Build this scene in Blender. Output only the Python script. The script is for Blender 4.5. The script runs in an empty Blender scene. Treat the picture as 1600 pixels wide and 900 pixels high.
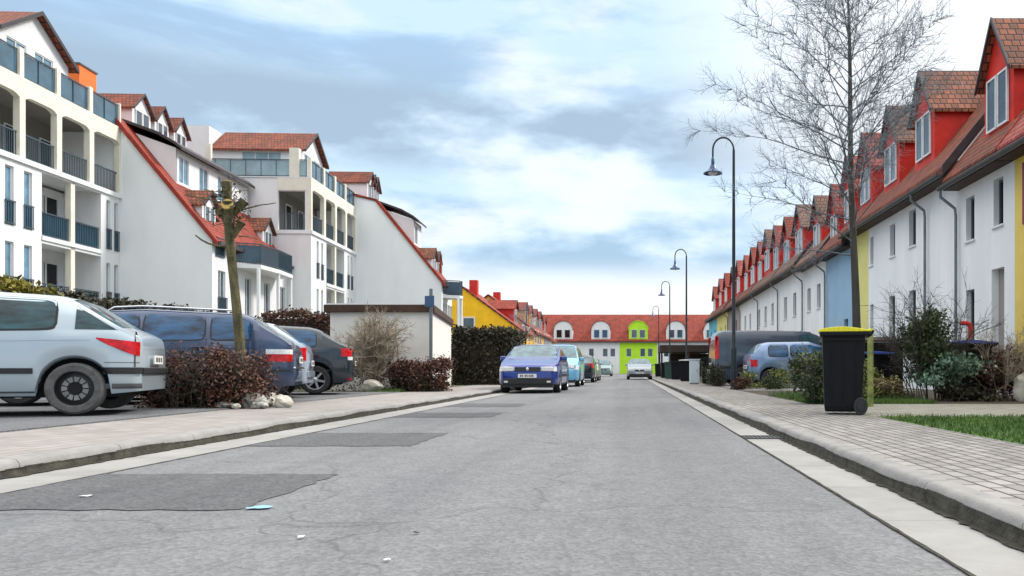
import bpy, bmesh, math, random
import numpy as np
from mathutils import Vector, Matrix
R = math.radians
random.seed(7)
rng = np.random.default_rng(7)
scene = bpy.context.scene
COL = scene.collection

# ------------------------------------------------------------------ camera
cam_d = bpy.data.cameras.new("camera")
cam = bpy.data.objects.new("camera", cam_d); COL.objects.link(cam)
cam.location = (0, 0, 0.66); cam.rotation_euler = (R(90), 0, 0)
cam_d.sensor_width = 36; cam_d.lens = 28.125
cam_d.shift_x = -185/1600; cam_d.shift_y = 128/1600
cam_d.clip_start = 0.05; cam_d.clip_end = 3000
scene.camera = cam

# ------------------------------------------------------------------ sky, sun, exposure
SUN_EL, SUN_AZ = R(42), R(62)          # azimuth clockwise from +Y (the street direction)
world = bpy.data.worlds.new("World"); scene.world = world
world.use_nodes = True
def build_sky():
    nt = world.node_tree; N = nt.nodes; L = nt.links
    N.clear()
    out = N.new('ShaderNodeOutputWorld'); bg = N.new('ShaderNodeBackground')
    sky = N.new('ShaderNodeTexSky'); sky.sky_type = 'NISHITA'; sky.sun_disc = False
    sky.sun_elevation = SUN_EL; sky.sun_rotation = SUN_AZ; sky.dust_density = 2.0
    tc = N.new('ShaderNodeTexCoord'); sep = N.new('ShaderNodeSeparateXYZ')
    L.new(tc.outputs['Generated'], sep.inputs[0])
    def mrange(src, a, b, c, d, smooth=True):
        m = N.new('ShaderNodeMapRange'); m.interpolation_type = 'SMOOTHSTEP' if smooth else 'LINEAR'
        m.inputs['From Min'].default_value = a; m.inputs['From Max'].default_value = b
        m.inputs['To Min'].default_value = c; m.inputs['To Max'].default_value = d
        L.new(src, m.inputs['Value']); return m.outputs[0]
    def mix(f, a, b, t='MIX'):
        m = N.new('ShaderNodeMix'); m.data_type = 'RGBA'; m.blend_type = t
        for s, v in (('Factor', f), ('A', a), ('B', b)):
            sock = [i for i in m.inputs if i.name == s and (i.type == 'VALUE' if s == 'Factor' else i.type == 'RGBA')][0]
            if hasattr(v, 'links'): L.new(v, sock)
            elif s == 'Factor': sock.default_value = v
            else: sock.default_value = (*v, 1) if not isinstance(v, float) else (v, v, v, 1)
        return [o for o in m.outputs if o.type == 'RGBA'][0]
    mp = N.new('ShaderNodeMapping'); mp.inputs['Scale'].default_value = (1.1, 1.1, 4.2)
    mp.inputs['Location'].default_value = (3.1, 0.4, 1.25)
    L.new(tc.outputs['Generated'], mp.inputs[0])
    n1 = N.new('ShaderNodeTexNoise'); n1.inputs['Scale'].default_value = 2.3
    n1.inputs['Detail'].default_value = 6; n1.inputs['Roughness'].default_value = 0.58
    n1.inputs['Distortion'].default_value = 0.35
    L.new(mp.outputs[0], n1.inputs['Vector'])
    mp2 = N.new('ShaderNodeMapping'); mp2.inputs['Scale'].default_value = (1.0, 1.0, 2.6)
    mp2.inputs['Location'].default_value = (7.7, 2.2, 5.1)
    L.new(tc.outputs['Generated'], mp2.inputs[0])
    n2 = N.new('ShaderNodeTexNoise'); n2.inputs['Scale'].default_value = 3.4
    n2.inputs['Detail'].default_value = 8; n2.inputs['Roughness'].default_value = 0.55
    L.new(mp2.outputs[0], n2.inputs['Vector'])
    blue, grey, white = (0.38, 0.60, 0.88), (0.35, 0.465, 0.585), (0.80, 0.86, 0.90)
    cover = mrange(n1.outputs[0], 0.40, 0.56, 0.0, 1.0)
    c = mix(cover, blue, (0.56, 0.74, 0.90))
    c = mix(mrange(n2.outputs[0], 0.47, 0.64, 0.0, 0.95), c, white)
    band = mrange(n1.outputs[0], 0.56, 0.38, 0.0, 0.60)
    c = mix(band, c, grey)
    # two long grey-blue cloud banks across the street end, clear white air under them
    def bank(z0, z1, z2, z3, amt):
        a = mrange(sep.outputs['Z'], z0, z1, 0, 1); b = mrange(sep.outputs['Z'], z2, z3, 1, 0)
        m = N.new('ShaderNodeMath'); m.operation = 'MULTIPLY'; L.new(a, m.inputs[0]); L.new(b, m.inputs[1])
        w = mrange(n2.outputs[0], 0.60, 0.42, 0.0, amt)
        m2 = N.new('ShaderNodeMath'); m2.operation = 'MULTIPLY'; L.new(m.outputs[0], m2.inputs[0]); L.new(w, m2.inputs[1])
        return m2.outputs[0]
    c = mix(bank(0.215, 0.265, 0.30, 0.36, 1.15), c, grey)
    c = mix(bank(0.105, 0.140, 0.17, 0.215, 1.2), c, (0.34, 0.50, 0.66))
    c = mix(mrange(sep.outputs['Z'], 0.145, 0.09, 0, 1), c, (0.84, 0.86, 0.87))
    # veil of bright cloud on the sun's side
    dp = N.new('ShaderNodeVectorMath'); dp.operation = 'DOT_PRODUCT'
    dp.inputs[1].default_value = (math.sin(R(30))*math.cos(R(25)), math.cos(R(30))*math.cos(R(25)), math.sin(R(25)))
    L.new(tc.outputs['Generated'], dp.inputs[0])
    veil = mrange(dp.outputs['Value'], 0.88, 0.985, 0, 0.9)
    c = mix(veil, c, (0.92, 0.94, 0.95))
    nis = mix(1.0, sky.outputs[0], 0.10, 'MULTIPLY')
    c = mix(0.12, c, nis)
    c = mix(mrange(sep.outputs['Z'], 0.40, 0.60, 0, 0.92), c, (0.90, 0.875, 0.84))
    up = mrange(sep.outputs['Z'], 0.42, 0.85, 1.0, 2.1)
    vm = N.new('ShaderNodeVectorMath'); vm.operation = 'SCALE'
    L.new(c, vm.inputs[0]); L.new(up, vm.inputs['Scale'])
    L.new(vm.outputs[0], bg.inputs['Color']); bg.inputs['Strength'].default_value = 0.9
    L.new(bg.outputs[0], out.inputs[0])
build_sky()
sd = bpy.data.lights.new("sun", 'SUN'); sd.energy = 2.2; sd.angle = R(11); sd.color = (1, 0.95, 0.88)
sun = bpy.data.objects.new("sun", sd); COL.objects.link(sun)
dirv = Vector((math.sin(SUN_AZ)*math.cos(SUN_EL), math.cos(SUN_AZ)*math.cos(SUN_EL), math.sin(SUN_EL)))
sun.rotation_euler = dirv.to_track_quat('Z', 'Y').to_euler(); sun.location = (20, 20, 40)
vs = scene.view_settings
vs.view_transform = 'Standard'; vs.look = 'None'; vs.exposure = 0.56; vs.gamma = 1; vs.use_curve_mapping = False

# ------------------------------------------------------------------ materials
def base_mat(name):
    m = bpy.data.materials.new(name); m.use_nodes = True
    nt = m.node_tree; b = nt.nodes['Principled BSDF']
    return m, nt, b
def mat(name, col, rough=0.6, var=0.0, scale=3.0, bump=0.0, bscale=60, metal=0.0, coat=0.0, col2=None, spec=None, stretch=(1, 1, 1), trans=0):
    m, nt, b = base_mat(name)
    b.inputs['Roughness'].default_value = rough; b.inputs['Metallic'].default_value = metal
    b.inputs['Coat Weight'].default_value = coat; b.inputs['Coat Roughness'].default_value = 0.04
    if spec is not None: b.inputs['Specular IOR Level'].default_value = spec
    b.inputs['Base Color'].default_value = (*col, 1)
    tc = nt.nodes.new('ShaderNodeTexCoord')
    if var > 0 or col2:
        mp = nt.nodes.new('ShaderNodeMapping'); mp.inputs['Scale'].default_value = stretch
        nt.links.new(tc.outputs['Object'], mp.inputs[0])
        n = nt.nodes.new('ShaderNodeTexNoise'); n.inputs['Scale'].default_value = scale
        n.inputs['Detail'].default_value = 6; n.inputs['Roughness'].default_value = 0.62
        nt.links.new(mp.outputs[0], n.inputs['Vector'])
        r = nt.nodes.new('ShaderNodeValToRGB'); r.color_ramp.elements[0].position = 0.33; r.color_ramp.elements[1].position = 0.67
        c2 = col2 if col2 else tuple(min(1, c*(1+var)) for c in col)
        c1 = col if col2 else tuple(c*(1-var) for c in col)
        r.color_ramp.elements[0].color = (*c1, 1); r.color_ramp.elements[1].color = (*c2, 1)
        nt.links.new(n.outputs[0], r.inputs[0]); nt.links.new(r.outputs[0], b.inputs['Base Color'])
    if bump > 0:
        n = nt.nodes.new('ShaderNodeTexNoise'); n.inputs['Scale'].default_value = bscale; n.inputs['Detail'].default_value = 4
        nt.links.new(tc.outputs['Object'], n.inputs['Vector'])
        bp = nt.nodes.new('ShaderNodeBump'); bp.inputs['Strength'].default_value = bump; bp.inputs['Distance'].default_value = 0.02
        nt.links.new(n.outputs[0], bp.inputs['Height']); nt.links.new(bp.outputs[0], b.inputs['Normal'])
    return m
def tile_mat(name, c1, c2, cm, axis='y', row=0.22, width=0.19):
    """roof tiles: courses by height, joints along the ridge direction"""
    m, nt, b = base_mat(name); N = nt.nodes; L = nt.links
    b.inputs['Roughness'].default_value = 0.75
    tc = N.new('ShaderNodeTexCoord'); sp = N.new('ShaderNodeSeparateXYZ'); cb = N.new('ShaderNodeCombineXYZ')
    L.new(tc.outputs['Object'], sp.inputs[0])
    L.new(sp.outputs['Y' if axis == 'y' else 'X'], cb.inputs['X']); L.new(sp.outputs['Z'], cb.inputs['Y'])
    br = N.new('ShaderNodeTexBrick'); br.offset = 0.5; br.inputs['Scale'].default_value = 1
    br.inputs['Brick Width'].default_value = width; br.inputs['Row Height'].default_value = row*0.8
    br.inputs['Mortar Size'].default_value = 0.022; br.inputs['Mortar Smooth'].default_value = 0.6
    br.inputs['Color1'].default_value = (*c1, 1); br.inputs['Color2'].default_value = (*c2, 1); br.inputs['Mortar'].default_value = (*cm, 1)
    L.new(cb.outputs[0], br.inputs['Vector'])
    n = N.new('ShaderNodeTexNoise'); n.inputs['Scale'].default_value = 1.1; n.inputs['Detail'].default_value = 7
    L.new(tc.outputs['Object'], n.inputs['Vector'])
    mx = N.new('ShaderNodeMix'); mx.data_type = 'RGBA'; mx.blend_type = 'MULTIPLY'
    r = N.new('ShaderNodeValToRGB'); r.color_ramp.elements[0].color = (0.55, 0.5, 0.42, 1); r.color_ramp.elements[1].color = (1.15, 1.1, 1.1, 1)
    r.color_ramp.elements[0].position = 0.3; r.color_ramp.elements[1].position = 0.65
    L.new(n.outputs[0], r.inputs[0])
    cs = [i for i in mx.inputs if i.type == 'RGBA']; mx.inputs[0].default_value = 0.8
    L.new(br.outputs['Color'], cs[0]); L.new(r.outputs[0], cs[1])
    L.new([o for o in mx.outputs if o.type == 'RGBA'][0], b.inputs['Base Color'])
    bp = N.new('ShaderNodeBump'); bp.inputs['Strength'].default_value = 0.8; bp.inputs['Distance'].default_value = 0.03
    bp.invert = True
    L.new(br.outputs['Fac'], bp.inputs['Height']); L.new(bp.outputs[0], b.inputs['Normal'])
    return m
def paver_mat(name, c1, c2, cm, bw=0.20, rh=0.10, mortar=0.006, rot=90, stain=0.75):
    m, nt, b = base_mat(name); N = nt.nodes; L = nt.links
    b.inputs['Roughness'].default_value = 0.9
    tc = N.new('ShaderNodeTexCoord'); mp = N.new('ShaderNodeMapping'); mp.inputs['Rotation'].default_value = (0, 0, R(rot))
    L.new(tc.outputs['Object'], mp.inputs[0])
    br = N.new('ShaderNodeTexBrick'); br.inputs['Scale'].default_value = 1
    br.inputs['Brick Width'].default_value = bw; br.inputs['Row Height'].default_value = rh
    br.inputs['Mortar Size'].default_value = mortar; br.inputs['Mortar Smooth'].default_value = 0.3
    br.inputs['Color1'].default_value = (*c1, 1); br.inputs['Color2'].default_value = (*c2, 1); br.inputs['Mortar'].default_value = (*cm, 1)
    L.new(mp.outputs[0], br.inputs['Vector'])
    n = N.new('ShaderNodeTexNoise'); n.inputs['Scale'].default_value = 1.7; n.inputs['Detail'].default_value = 9; n.inputs['Roughness'].default_value = 0.7
    L.new(tc.outputs['Object'], n.inputs['Vector'])
    r = N.new('ShaderNodeValToRGB'); r.color_ramp.elements[0].color = (0.78, 0.75, 0.72, 1); r.color_ramp.elements[1].color = (1.08, 1.07, 1.06, 1)
    r.color_ramp.elements[0].position = 0.3; r.color_ramp.elements[1].position = 0.6
    L.new(n.outputs[0], r.inputs[0])
    mx = N.new('ShaderNodeMix'); mx.data_type = 'RGBA'; mx.blend_type = 'MULTIPLY'; mx.inputs[0].default_value = stain
    cs = [i for i in mx.inputs if i.type == 'RGBA']
    L.new(br.outputs['Color'], cs[0]); L.new(r.outputs[0], cs[1])
    L.new([o for o in mx.outputs if o.type == 'RGBA'][0], b.inputs['Base Color'])
    bp = N.new('ShaderNodeBump'); bp.inputs['Strength'].default_value = 0.7; bp.inputs['Distance'].default_value = 0.012; bp.invert = True
    L.new(br.outputs['Fac'], bp.inputs['Height'])
    n3 = N.new('ShaderNodeTexNoise'); n3.inputs['Scale'].default_value = 90; L.new(tc.outputs['Object'], n3.inputs['Vector'])
    bp2 = N.new('ShaderNodeBump'); bp2.inputs['Strength'].default_value = 0.25; bp2.inputs['Distance'].default_value = 0.01
    L.new(n3.outputs[0], bp2.inputs['Height']); L.new(bp.outputs[0], bp2.inputs['Normal']); L.new(bp2.outputs[0], b.inputs['Normal'])
    return m
def asphalt_mat(name, lo, hi, rough=0.85):
    m, nt, b = base_mat(name); N = nt.nodes; L = nt.links
    b.inputs['Roughness'].default_value = rough
    tc = N.new('ShaderNodeTexCoord')
    def noise(s, d=3, st=None):
        n = N.new('ShaderNodeTexNoise'); n.inputs['Scale'].default_value = s; n.inputs['Detail'].default_value = d; n.inputs['Roughness'].default_value = 0.65
        if st:
            mp = N.new('ShaderNodeMapping'); mp.inputs['Scale'].default_value = st; L.new(tc.outputs['Object'], mp.inputs[0]); L.new(mp.outputs[0], n.inputs['Vector'])
        else: L.new(tc.outputs['Object'], n.inputs['Vector'])
        return n.outputs[0]
    def ramp(src, p0, p1, c0, c1):
        r = N.new('ShaderNodeValToRGB'); r.color_ramp.elements[0].position = p0; r.color_ramp.elements[1].position = p1
        r.color_ramp.elements[0].color = (*c0, 1); r.color_ramp.elements[1].color = (*c1, 1); L.new(src, r.inputs[0]); return r.outputs[0]
    def mul(a, c, f):
        mx = N.new('ShaderNodeMix'); mx.data_type = 'RGBA'; mx.blend_type = 'MULTIPLY'; mx.inputs[0].default_value = f
        cs = [i for i in mx.inputs if i.type == 'RGBA']; L.new(a, cs[0]); L.new(c, cs[1])
        return [o for o in mx.outputs if o.type == 'RGBA'][0]
    v = N.new('ShaderNodeTexVoronoi'); v.inputs['Scale'].default_value = 55; L.new(tc.outputs['Object'], v.inputs['Vector'])
    sep = N.new('ShaderNodeSeparateColor'); L.new(v.outputs['Color'], sep.inputs[0])
    c = ramp(sep.outputs[0], 0.05, 0.95, lo, hi)
    c = mul(c, ramp(noise(170, 2), 0.35, 0.65, (0.84, 0.84, 0.84), (1.1, 1.1, 1.1)), 1.0)
    c = mul(c, ramp(noise(0.9, 8, (1, .35, 1)), 0.34, 0.62, (0.88, 0.89, 0.90), (1.05, 1.04, 1.03)), 1.0)
    c = mul(c, ramp(noise(1.0, 3, (1.5, .03, 1)), 0.40, 0.58, (0.90, 0.90, 0.91), (1.05, 1.05, 1.05)), 1.0)
    c = mul(c, ramp(noise(5, 6), 0.3, 0.7, (0.88, 0.88, 0.88), (1.08, 1.08, 1.08)), 1.0)
    # hairline cracks and old oil spots
    wv = N.new('ShaderNodeTexNoise'); wv.inputs['Scale'].default_value = 2.2; L.new(tc.outputs['Object'], wv.inputs['Vector'])
    ad = N.new('ShaderNodeVectorMath'); ad.operation = 'MULTIPLY_ADD'; ad.inputs[1].default_value = (.6, .6, 0); L.new(wv.outputs['Color'], ad.inputs[0]); L.new(tc.outputs['Object'], ad.inputs[2])
    ve = N.new('ShaderNodeTexVoronoi'); ve.feature = 'DISTANCE_TO_EDGE'; ve.inputs['Scale'].default_value = 0.42; L.new(ad.outputs[0], ve.inputs['Vector'])
    c = mul(c, ramp(ve.outputs['Distance'], 0.001, 0.006, (0.45, 0.45, 0.45), (1, 1, 1)), 0.55)
    c = mul(c, ramp(noise(1.9, 2), 0.24, 0.33, (0.72, 0.72, 0.73), (1, 1, 1)), 1.0)
    L.new(c, b.inputs['Base Color'])
    bp = N.new('ShaderNodeBump'); bp.inputs['Strength'].default_value = 0.5; bp.inputs['Distance'].default_value = 0.008
    L.new(v.outputs['Distance'], bp.inputs['Height']); L.new(bp.outputs[0], b.inputs['Normal'])
    return m

M = {}
M['asphalt'] = asphalt_mat('asphalt', (0.128, 0.133, 0.141), (0.186, 0.192, 0.201))
M['patch'] = asphalt_mat('patch_asphalt', (0.062, 0.064, 0.071), (0.112, 0.115, 0.122))
M['lot'] = asphalt_mat('lot_asphalt', (0.10, 0.105, 0.115), (0.17, 0.175, 0.185))
M['pav_r'] = paver_mat('grey_pavers', (0.315, 0.303, 0.293), (0.215, 0.208, 0.203), (0.065, 0.06, 0.057), 0.20, 0.10, 0.010)
M['pav_l'] = paver_mat('worn_pavers', (0.295, 0.277, 0.267), (0.25, 0.237, 0.23), (0.16, 0.145, 0.135), 0.30, 0.15, 0.006)
M['path'] = paver_mat('path_pavers', (0.36, 0.35, 0.31), (0.28, 0.275, 0.25), (0.14, 0.15, 0.08), 0.24, 0.16, 0.012, 0)
M['kerb_face'] = mat('dark_kerb_face', (0.018, 0.017, 0.013), 0.95, 0, 9, 0.4, 50, col2=(0.075, 0.07, 0.055))
M['kerb'] = mat('kerb_stone', (0.25, 0.245, 0.24), 0.85, 0.18, 4, 0.3, 70)
M['gutter'] = paver_mat('gutter_concrete', (0.295, 0.295, 0.29), (0.265, 0.265, 0.26), (0.18, 0.178, 0.17), 1.0, 5.0, 0.004, 90, 0.9)
M['dirt'] = mat('damp_dirt', (0.012, 0.012, 0.010), 0.95, 0, 14, 0.5, 60, col2=(0.05, 0.045, 0.03))  # near-black; shared by joint dirt, kerb-foot strips and a leaf
M['soil'] = mat('garden_soil', (0.045, 0.035, 0.025), 0.95, 0, 5, 0.6, 30, col2=(0.09, 0.075, 0.05))
M['ground'] = mat('ground_earth', (0.07, 0.075, 0.045), 0.95, 0, 0.8, 0.3, 10, col2=(0.11, 0.11, 0.07))
M['lawn'] = mat('lawn_base', (0.03, 0.10, 0.012), 0.95, 0, 6, 0.5, 60, col2=(0.07, 0.17, 0.02))
M['white'] = mat('white_render', (0.76, 0.765, 0.775), 0.85, 0.06, 1.2, 0.12, 45, stretch=(1, 1, .22))
M['endwall'] = mat('shade_lifted_white_render', (0.82, 0.85, 0.865), 0.85, 0.045, 0.7, 0.12, 45, stretch=(1, 1, .3))  # end-wall copy of the white render, lifted to make up for missing sun
M['white_r'] = mat('street_white_render', (0.84, 0.865, 0.885), 0.85, 0.06, 1.5, 0.15, 45, stretch=(1, 1, .18))
M['cream'] = mat('cream_render', (0.75, 0.72, 0.62), 0.8, 0.08, 1.5, 0.1, 40)
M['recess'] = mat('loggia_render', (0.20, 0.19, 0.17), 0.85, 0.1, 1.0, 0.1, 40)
M['trim'] = mat('white_trim', (0.78, 0.79, 0.80), 0.5, 0.03, 3)
M['rail'] = mat('railing_metal', (0.045, 0.075, 0.10), 0.45, 0.1, 5)
M['railpanel'] = mat('railing_glass', (0.035, 0.10, 0.155), 0.12, 0.35, 1.2, spec=0.8)  # the panels' blue is sky reflection put into the base colour
M['railpale'] = mat('railing_glass_pale', (0.30, 0.42, 0.46), 0.1, 0.2, 1.2, spec=0.8)
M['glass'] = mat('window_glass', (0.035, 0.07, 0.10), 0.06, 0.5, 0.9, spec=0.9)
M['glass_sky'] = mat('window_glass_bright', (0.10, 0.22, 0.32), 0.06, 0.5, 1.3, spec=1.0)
M['glass_dk'] = mat('window_glass_dark', (0.006, 0.007, 0.009), 0.08, 0.5, 1.5, spec=0.4)
M['frame'] = mat('window_frame', (0.72, 0.73, 0.74), 0.4, 0.04, 4)
M['frame_dk'] = mat('window_frame_dark', (0.10, 0.11, 0.12), 0.4, 0.1, 4)
M['verge'] = mat('verge_tile', (0.28, 0.025, 0.010), 0.7, 0.3, 3)
M['dkverge'] = mat('dark_verge', (0.045, 0.035, 0.04), 0.6, 0.3, 3)
M['gutter_m'] = mat('gutter_metal', (0.10, 0.105, 0.11), 0.45, 0.25, 3, metal=0.4)
M['zinc'] = mat('zinc_pipe', (0.17, 0.20, 0.22), 0.45, 0.2, 3, metal=0.5)
M['redclad'] = mat('red_cladding', (0.56, 0.018, 0.008), 0.6, 0.22, 2.5, 0.2, 30)
M['orange'] = mat('orange_render', (0.80, 0.17, 0.02), 0.6, 0.08, 2)
M['yellow'] = mat('yellow_render', (0.92, 0.52, 0.012), 0.8, 0.10, 1.2, 0.1, 30)
M['yellow_r'] = mat('street_yellow_render', (0.80, 0.60, 0.14), 0.8, 0.08, 1.2)
M['palyel'] = mat('pale_yellow_render', (0.74, 0.70, 0.26), 0.8, 0.06, 1.2)
M['skyblue'] = mat('pale_blue_render', (0.30, 0.48, 0.66), 0.8, 0.06, 1.0)
M['cyan'] = mat('turquoise_render', (0.12, 0.50, 0.66), 0.8, 0.05, 1.0)
M['taupe'] = mat('taupe_render', (0.33, 0.30, 0.29), 0.8, 0.06, 1.0)
M['ochre'] = mat('ochre_render', (0.66, 0.38, 0.10), 0.8, 0.15, 1.0)
M['lime'] = mat('lime_render', (0.46, 0.78, 0.03), 0.8, 0.08, 1.0)
M['maroon'] = mat('maroon_panel', (0.25, 0.01, 0.03), 0.5, 0.1, 2)
for ax in 'xy':
    M['tile_brown_'+ax] = tile_mat('brown_tiles_'+ax, (0.32, 0.065, 0.022), (0.17, 0.04, 0.018), (0.03, 0.012, 0.01), ax)
    M['tile_red_'+ax] = tile_mat('red_tiles_'+ax, (0.42, 0.05, 0.018), (0.24, 0.03, 0.014), (0.06, 0.008, 0.007), ax)
    M['tile_pink_'+ax] = tile_mat('rose_tiles_'+ax, (0.50, 0.13, 0.10), (0.34, 0.06, 0.05), (0.11, 0.012, 0.012), ax)
    M['tile_orange_'+ax] = tile_mat('orange_tiles_'+ax, (0.36, 0.115, 0.055), (0.18, 0.07, 0.04), (0.04, 0.018, 0.013), ax)
    M['tile_grey_'+ax] = tile_mat('weathered_tiles_'+ax, (0.26, 0.13, 0.085), (0.18, 0.10, 0.07), (0.06, 0.035, 0.03), ax)
M['bark'] = mat('bark', (0.035, 0.032, 0.030), 0.9, 0, 8, 0.8, 40, col2=(0.075, 0.068, 0.06), stretch=(1, 1, .25))
M['twig'] = mat('twig_bark', (0.24, 0.29, 0.35), 0.85, 0.3, 9)
M['bark_moss'] = mat('mossy_bark', (0.022, 0.024, 0.012), 0.95, 0, 11, 1.0, 30, col2=(0.17, 0.145, 0.07), stretch=(1, 1, .3))
M['cutwood'] = mat('cut_wood', (0.52, 0.36, 0.10), 0.8, 0.15, 12)
M['twig_tan'] = mat('tan_twig', (0.30, 0.25, 0.19), 0.85, 0.35, 9)
M['iron'] = mat('lamp_iron', (0.018, 0.026, 0.034), 0.4, 0.15, 4, metal=0.3)
M['iron2'] = mat('lamp_shade_blue', (0.015, 0.05, 0.14), 0.3, 0.1, 4, metal=0.2)
M['plastic_blk'] = mat('black_plastic', (0.005, 0.0055, 0.008), 0.45, 0.2, 5, 0.05, 120, spec=0.22)
M['plastic_yel'] = mat('yellow_plastic', (0.75, 0.68, 0.02), 0.38, 0.06, 5)
M['plastic_blue'] = mat('blue_plastic', (0.05, 0.10, 0.45), 0.38, 0.08, 5)
M['plastic_green'] = mat('dark_green_plastic', (0.02, 0.06, 0.045), 0.4, 0.08, 5)
M['rubber'] = mat('tyre_rubber', (0.022, 0.022, 0.024), 0.8, 0.25, 12, 0.3, 60)
M['rubber_grey'] = mat('dusty_tyre_rubber', (0.10, 0.10, 0.10), 0.85, 0.3, 12, 0.3, 60)
M['steel'] = mat('steel_rim', (0.035, 0.035, 0.038), 0.5, 0.2, 9, metal=0.5)
M['alloy'] = mat('alloy_rim', (0.42, 0.44, 0.47), 0.3, 0.1, 9, metal=0.6)
M['well'] = mat('wheel_well', (0.008, 0.008, 0.009), 0.95)
M['tail'] = mat('tail_lens', (0.50, 0.003, 0.008), 0.16, 0.45, 14, spec=0.5)
M['lens_clear'] = mat('clear_lens', (0.66, 0.68, 0.70), 0.08, 0.15, 20, spec=1.0)
M['plate'] = mat('number_plate', (0.74, 0.74, 0.72), 0.4)
M['plate_ink'] = mat('plate_ink', (0.02, 0.02, 0.02), 0.5)
M['chrome'] = mat('chrome', (0.62, 0.64, 0.66), 0.15, metal=1.0)
M['stone'] = mat('garden_stone', (0.06, 0.06, 0.05), 0.9, 0, 13, 1.0, 22, col2=(0.52, 0.51, 0.47))
M['stone_p'] = mat('pale_stone', (0.50, 0.48, 0.42), 0.9, 0.2, 5, 0.6, 20)
M['concrete'] = mat('garage_render', (0.76, 0.745, 0.70), 0.9, 0.06, 1.2, 0.15, 40)
M['fascia'] = mat('brown_fascia', (0.055, 0.026, 0.014), 0.7, 0.4, 3)
M['fence'] = mat('dark_wood', (0.035, 0.024, 0.018), 0.8, 0.4, 4)
M['pale_box'] = mat('pale_painted_metal', (0.55, 0.63, 0.68), 0.45, 0.05, 4)
M['red_pipe'] = mat('red_painted_pipe', (0.62, 0.02, 0.02), 0.4, 0.05, 4)
M['blue_sign'] = mat('blue_enamel', (0.03, 0.085, 0.18), 0.35, 0.1, 5)
def leafmat(name, a, b, s=7):
    m = mat(name, a, 0.65, 0, s, col2=b); return m
M['hedge_olive'] = leafmat('olive_leaves', (0.035, 0.045, 0.010), (0.30, 0.25, 0.02), 3.2)
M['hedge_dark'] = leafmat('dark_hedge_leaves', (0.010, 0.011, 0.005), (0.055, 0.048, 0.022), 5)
M['leaf_brown'] = leafmat('russet_leaves', (0.012, 0.006, 0.005), (0.165, 0.062, 0.036), 7)
M['leaf_green'] = leafmat('green_leaves', (0.010, 0.022, 0.007), (0.085, 0.11, 0.035), 8)
M['leaf_pale'] = leafmat('variegated_leaves', (0.04, 0.11, 0.07), (0.26, 0.38, 0.27), 9)
M['leaf_straw'] = leafmat('straw_leaves', (0.13, 0.10, 0.03), (0.42, 0.33, 0.16), 9)
M['leaf_lime'] = leafmat('yellow_green_leaves', (0.07, 0.10, 0.02), (0.28, 0.30, 0.09), 8)
M['grass'] = leafmat('grass_blades', (0.03, 0.075, 0.012), (0.11, 0.19, 0.03), 2)
M['litter'] = mat('pale_litter', (0.6, 0.6, 0.57), 0.8)
M['blue_mark'] = mat('blue_spray_paint', (0.22, 0.42, 0.55), 0.8)

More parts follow.
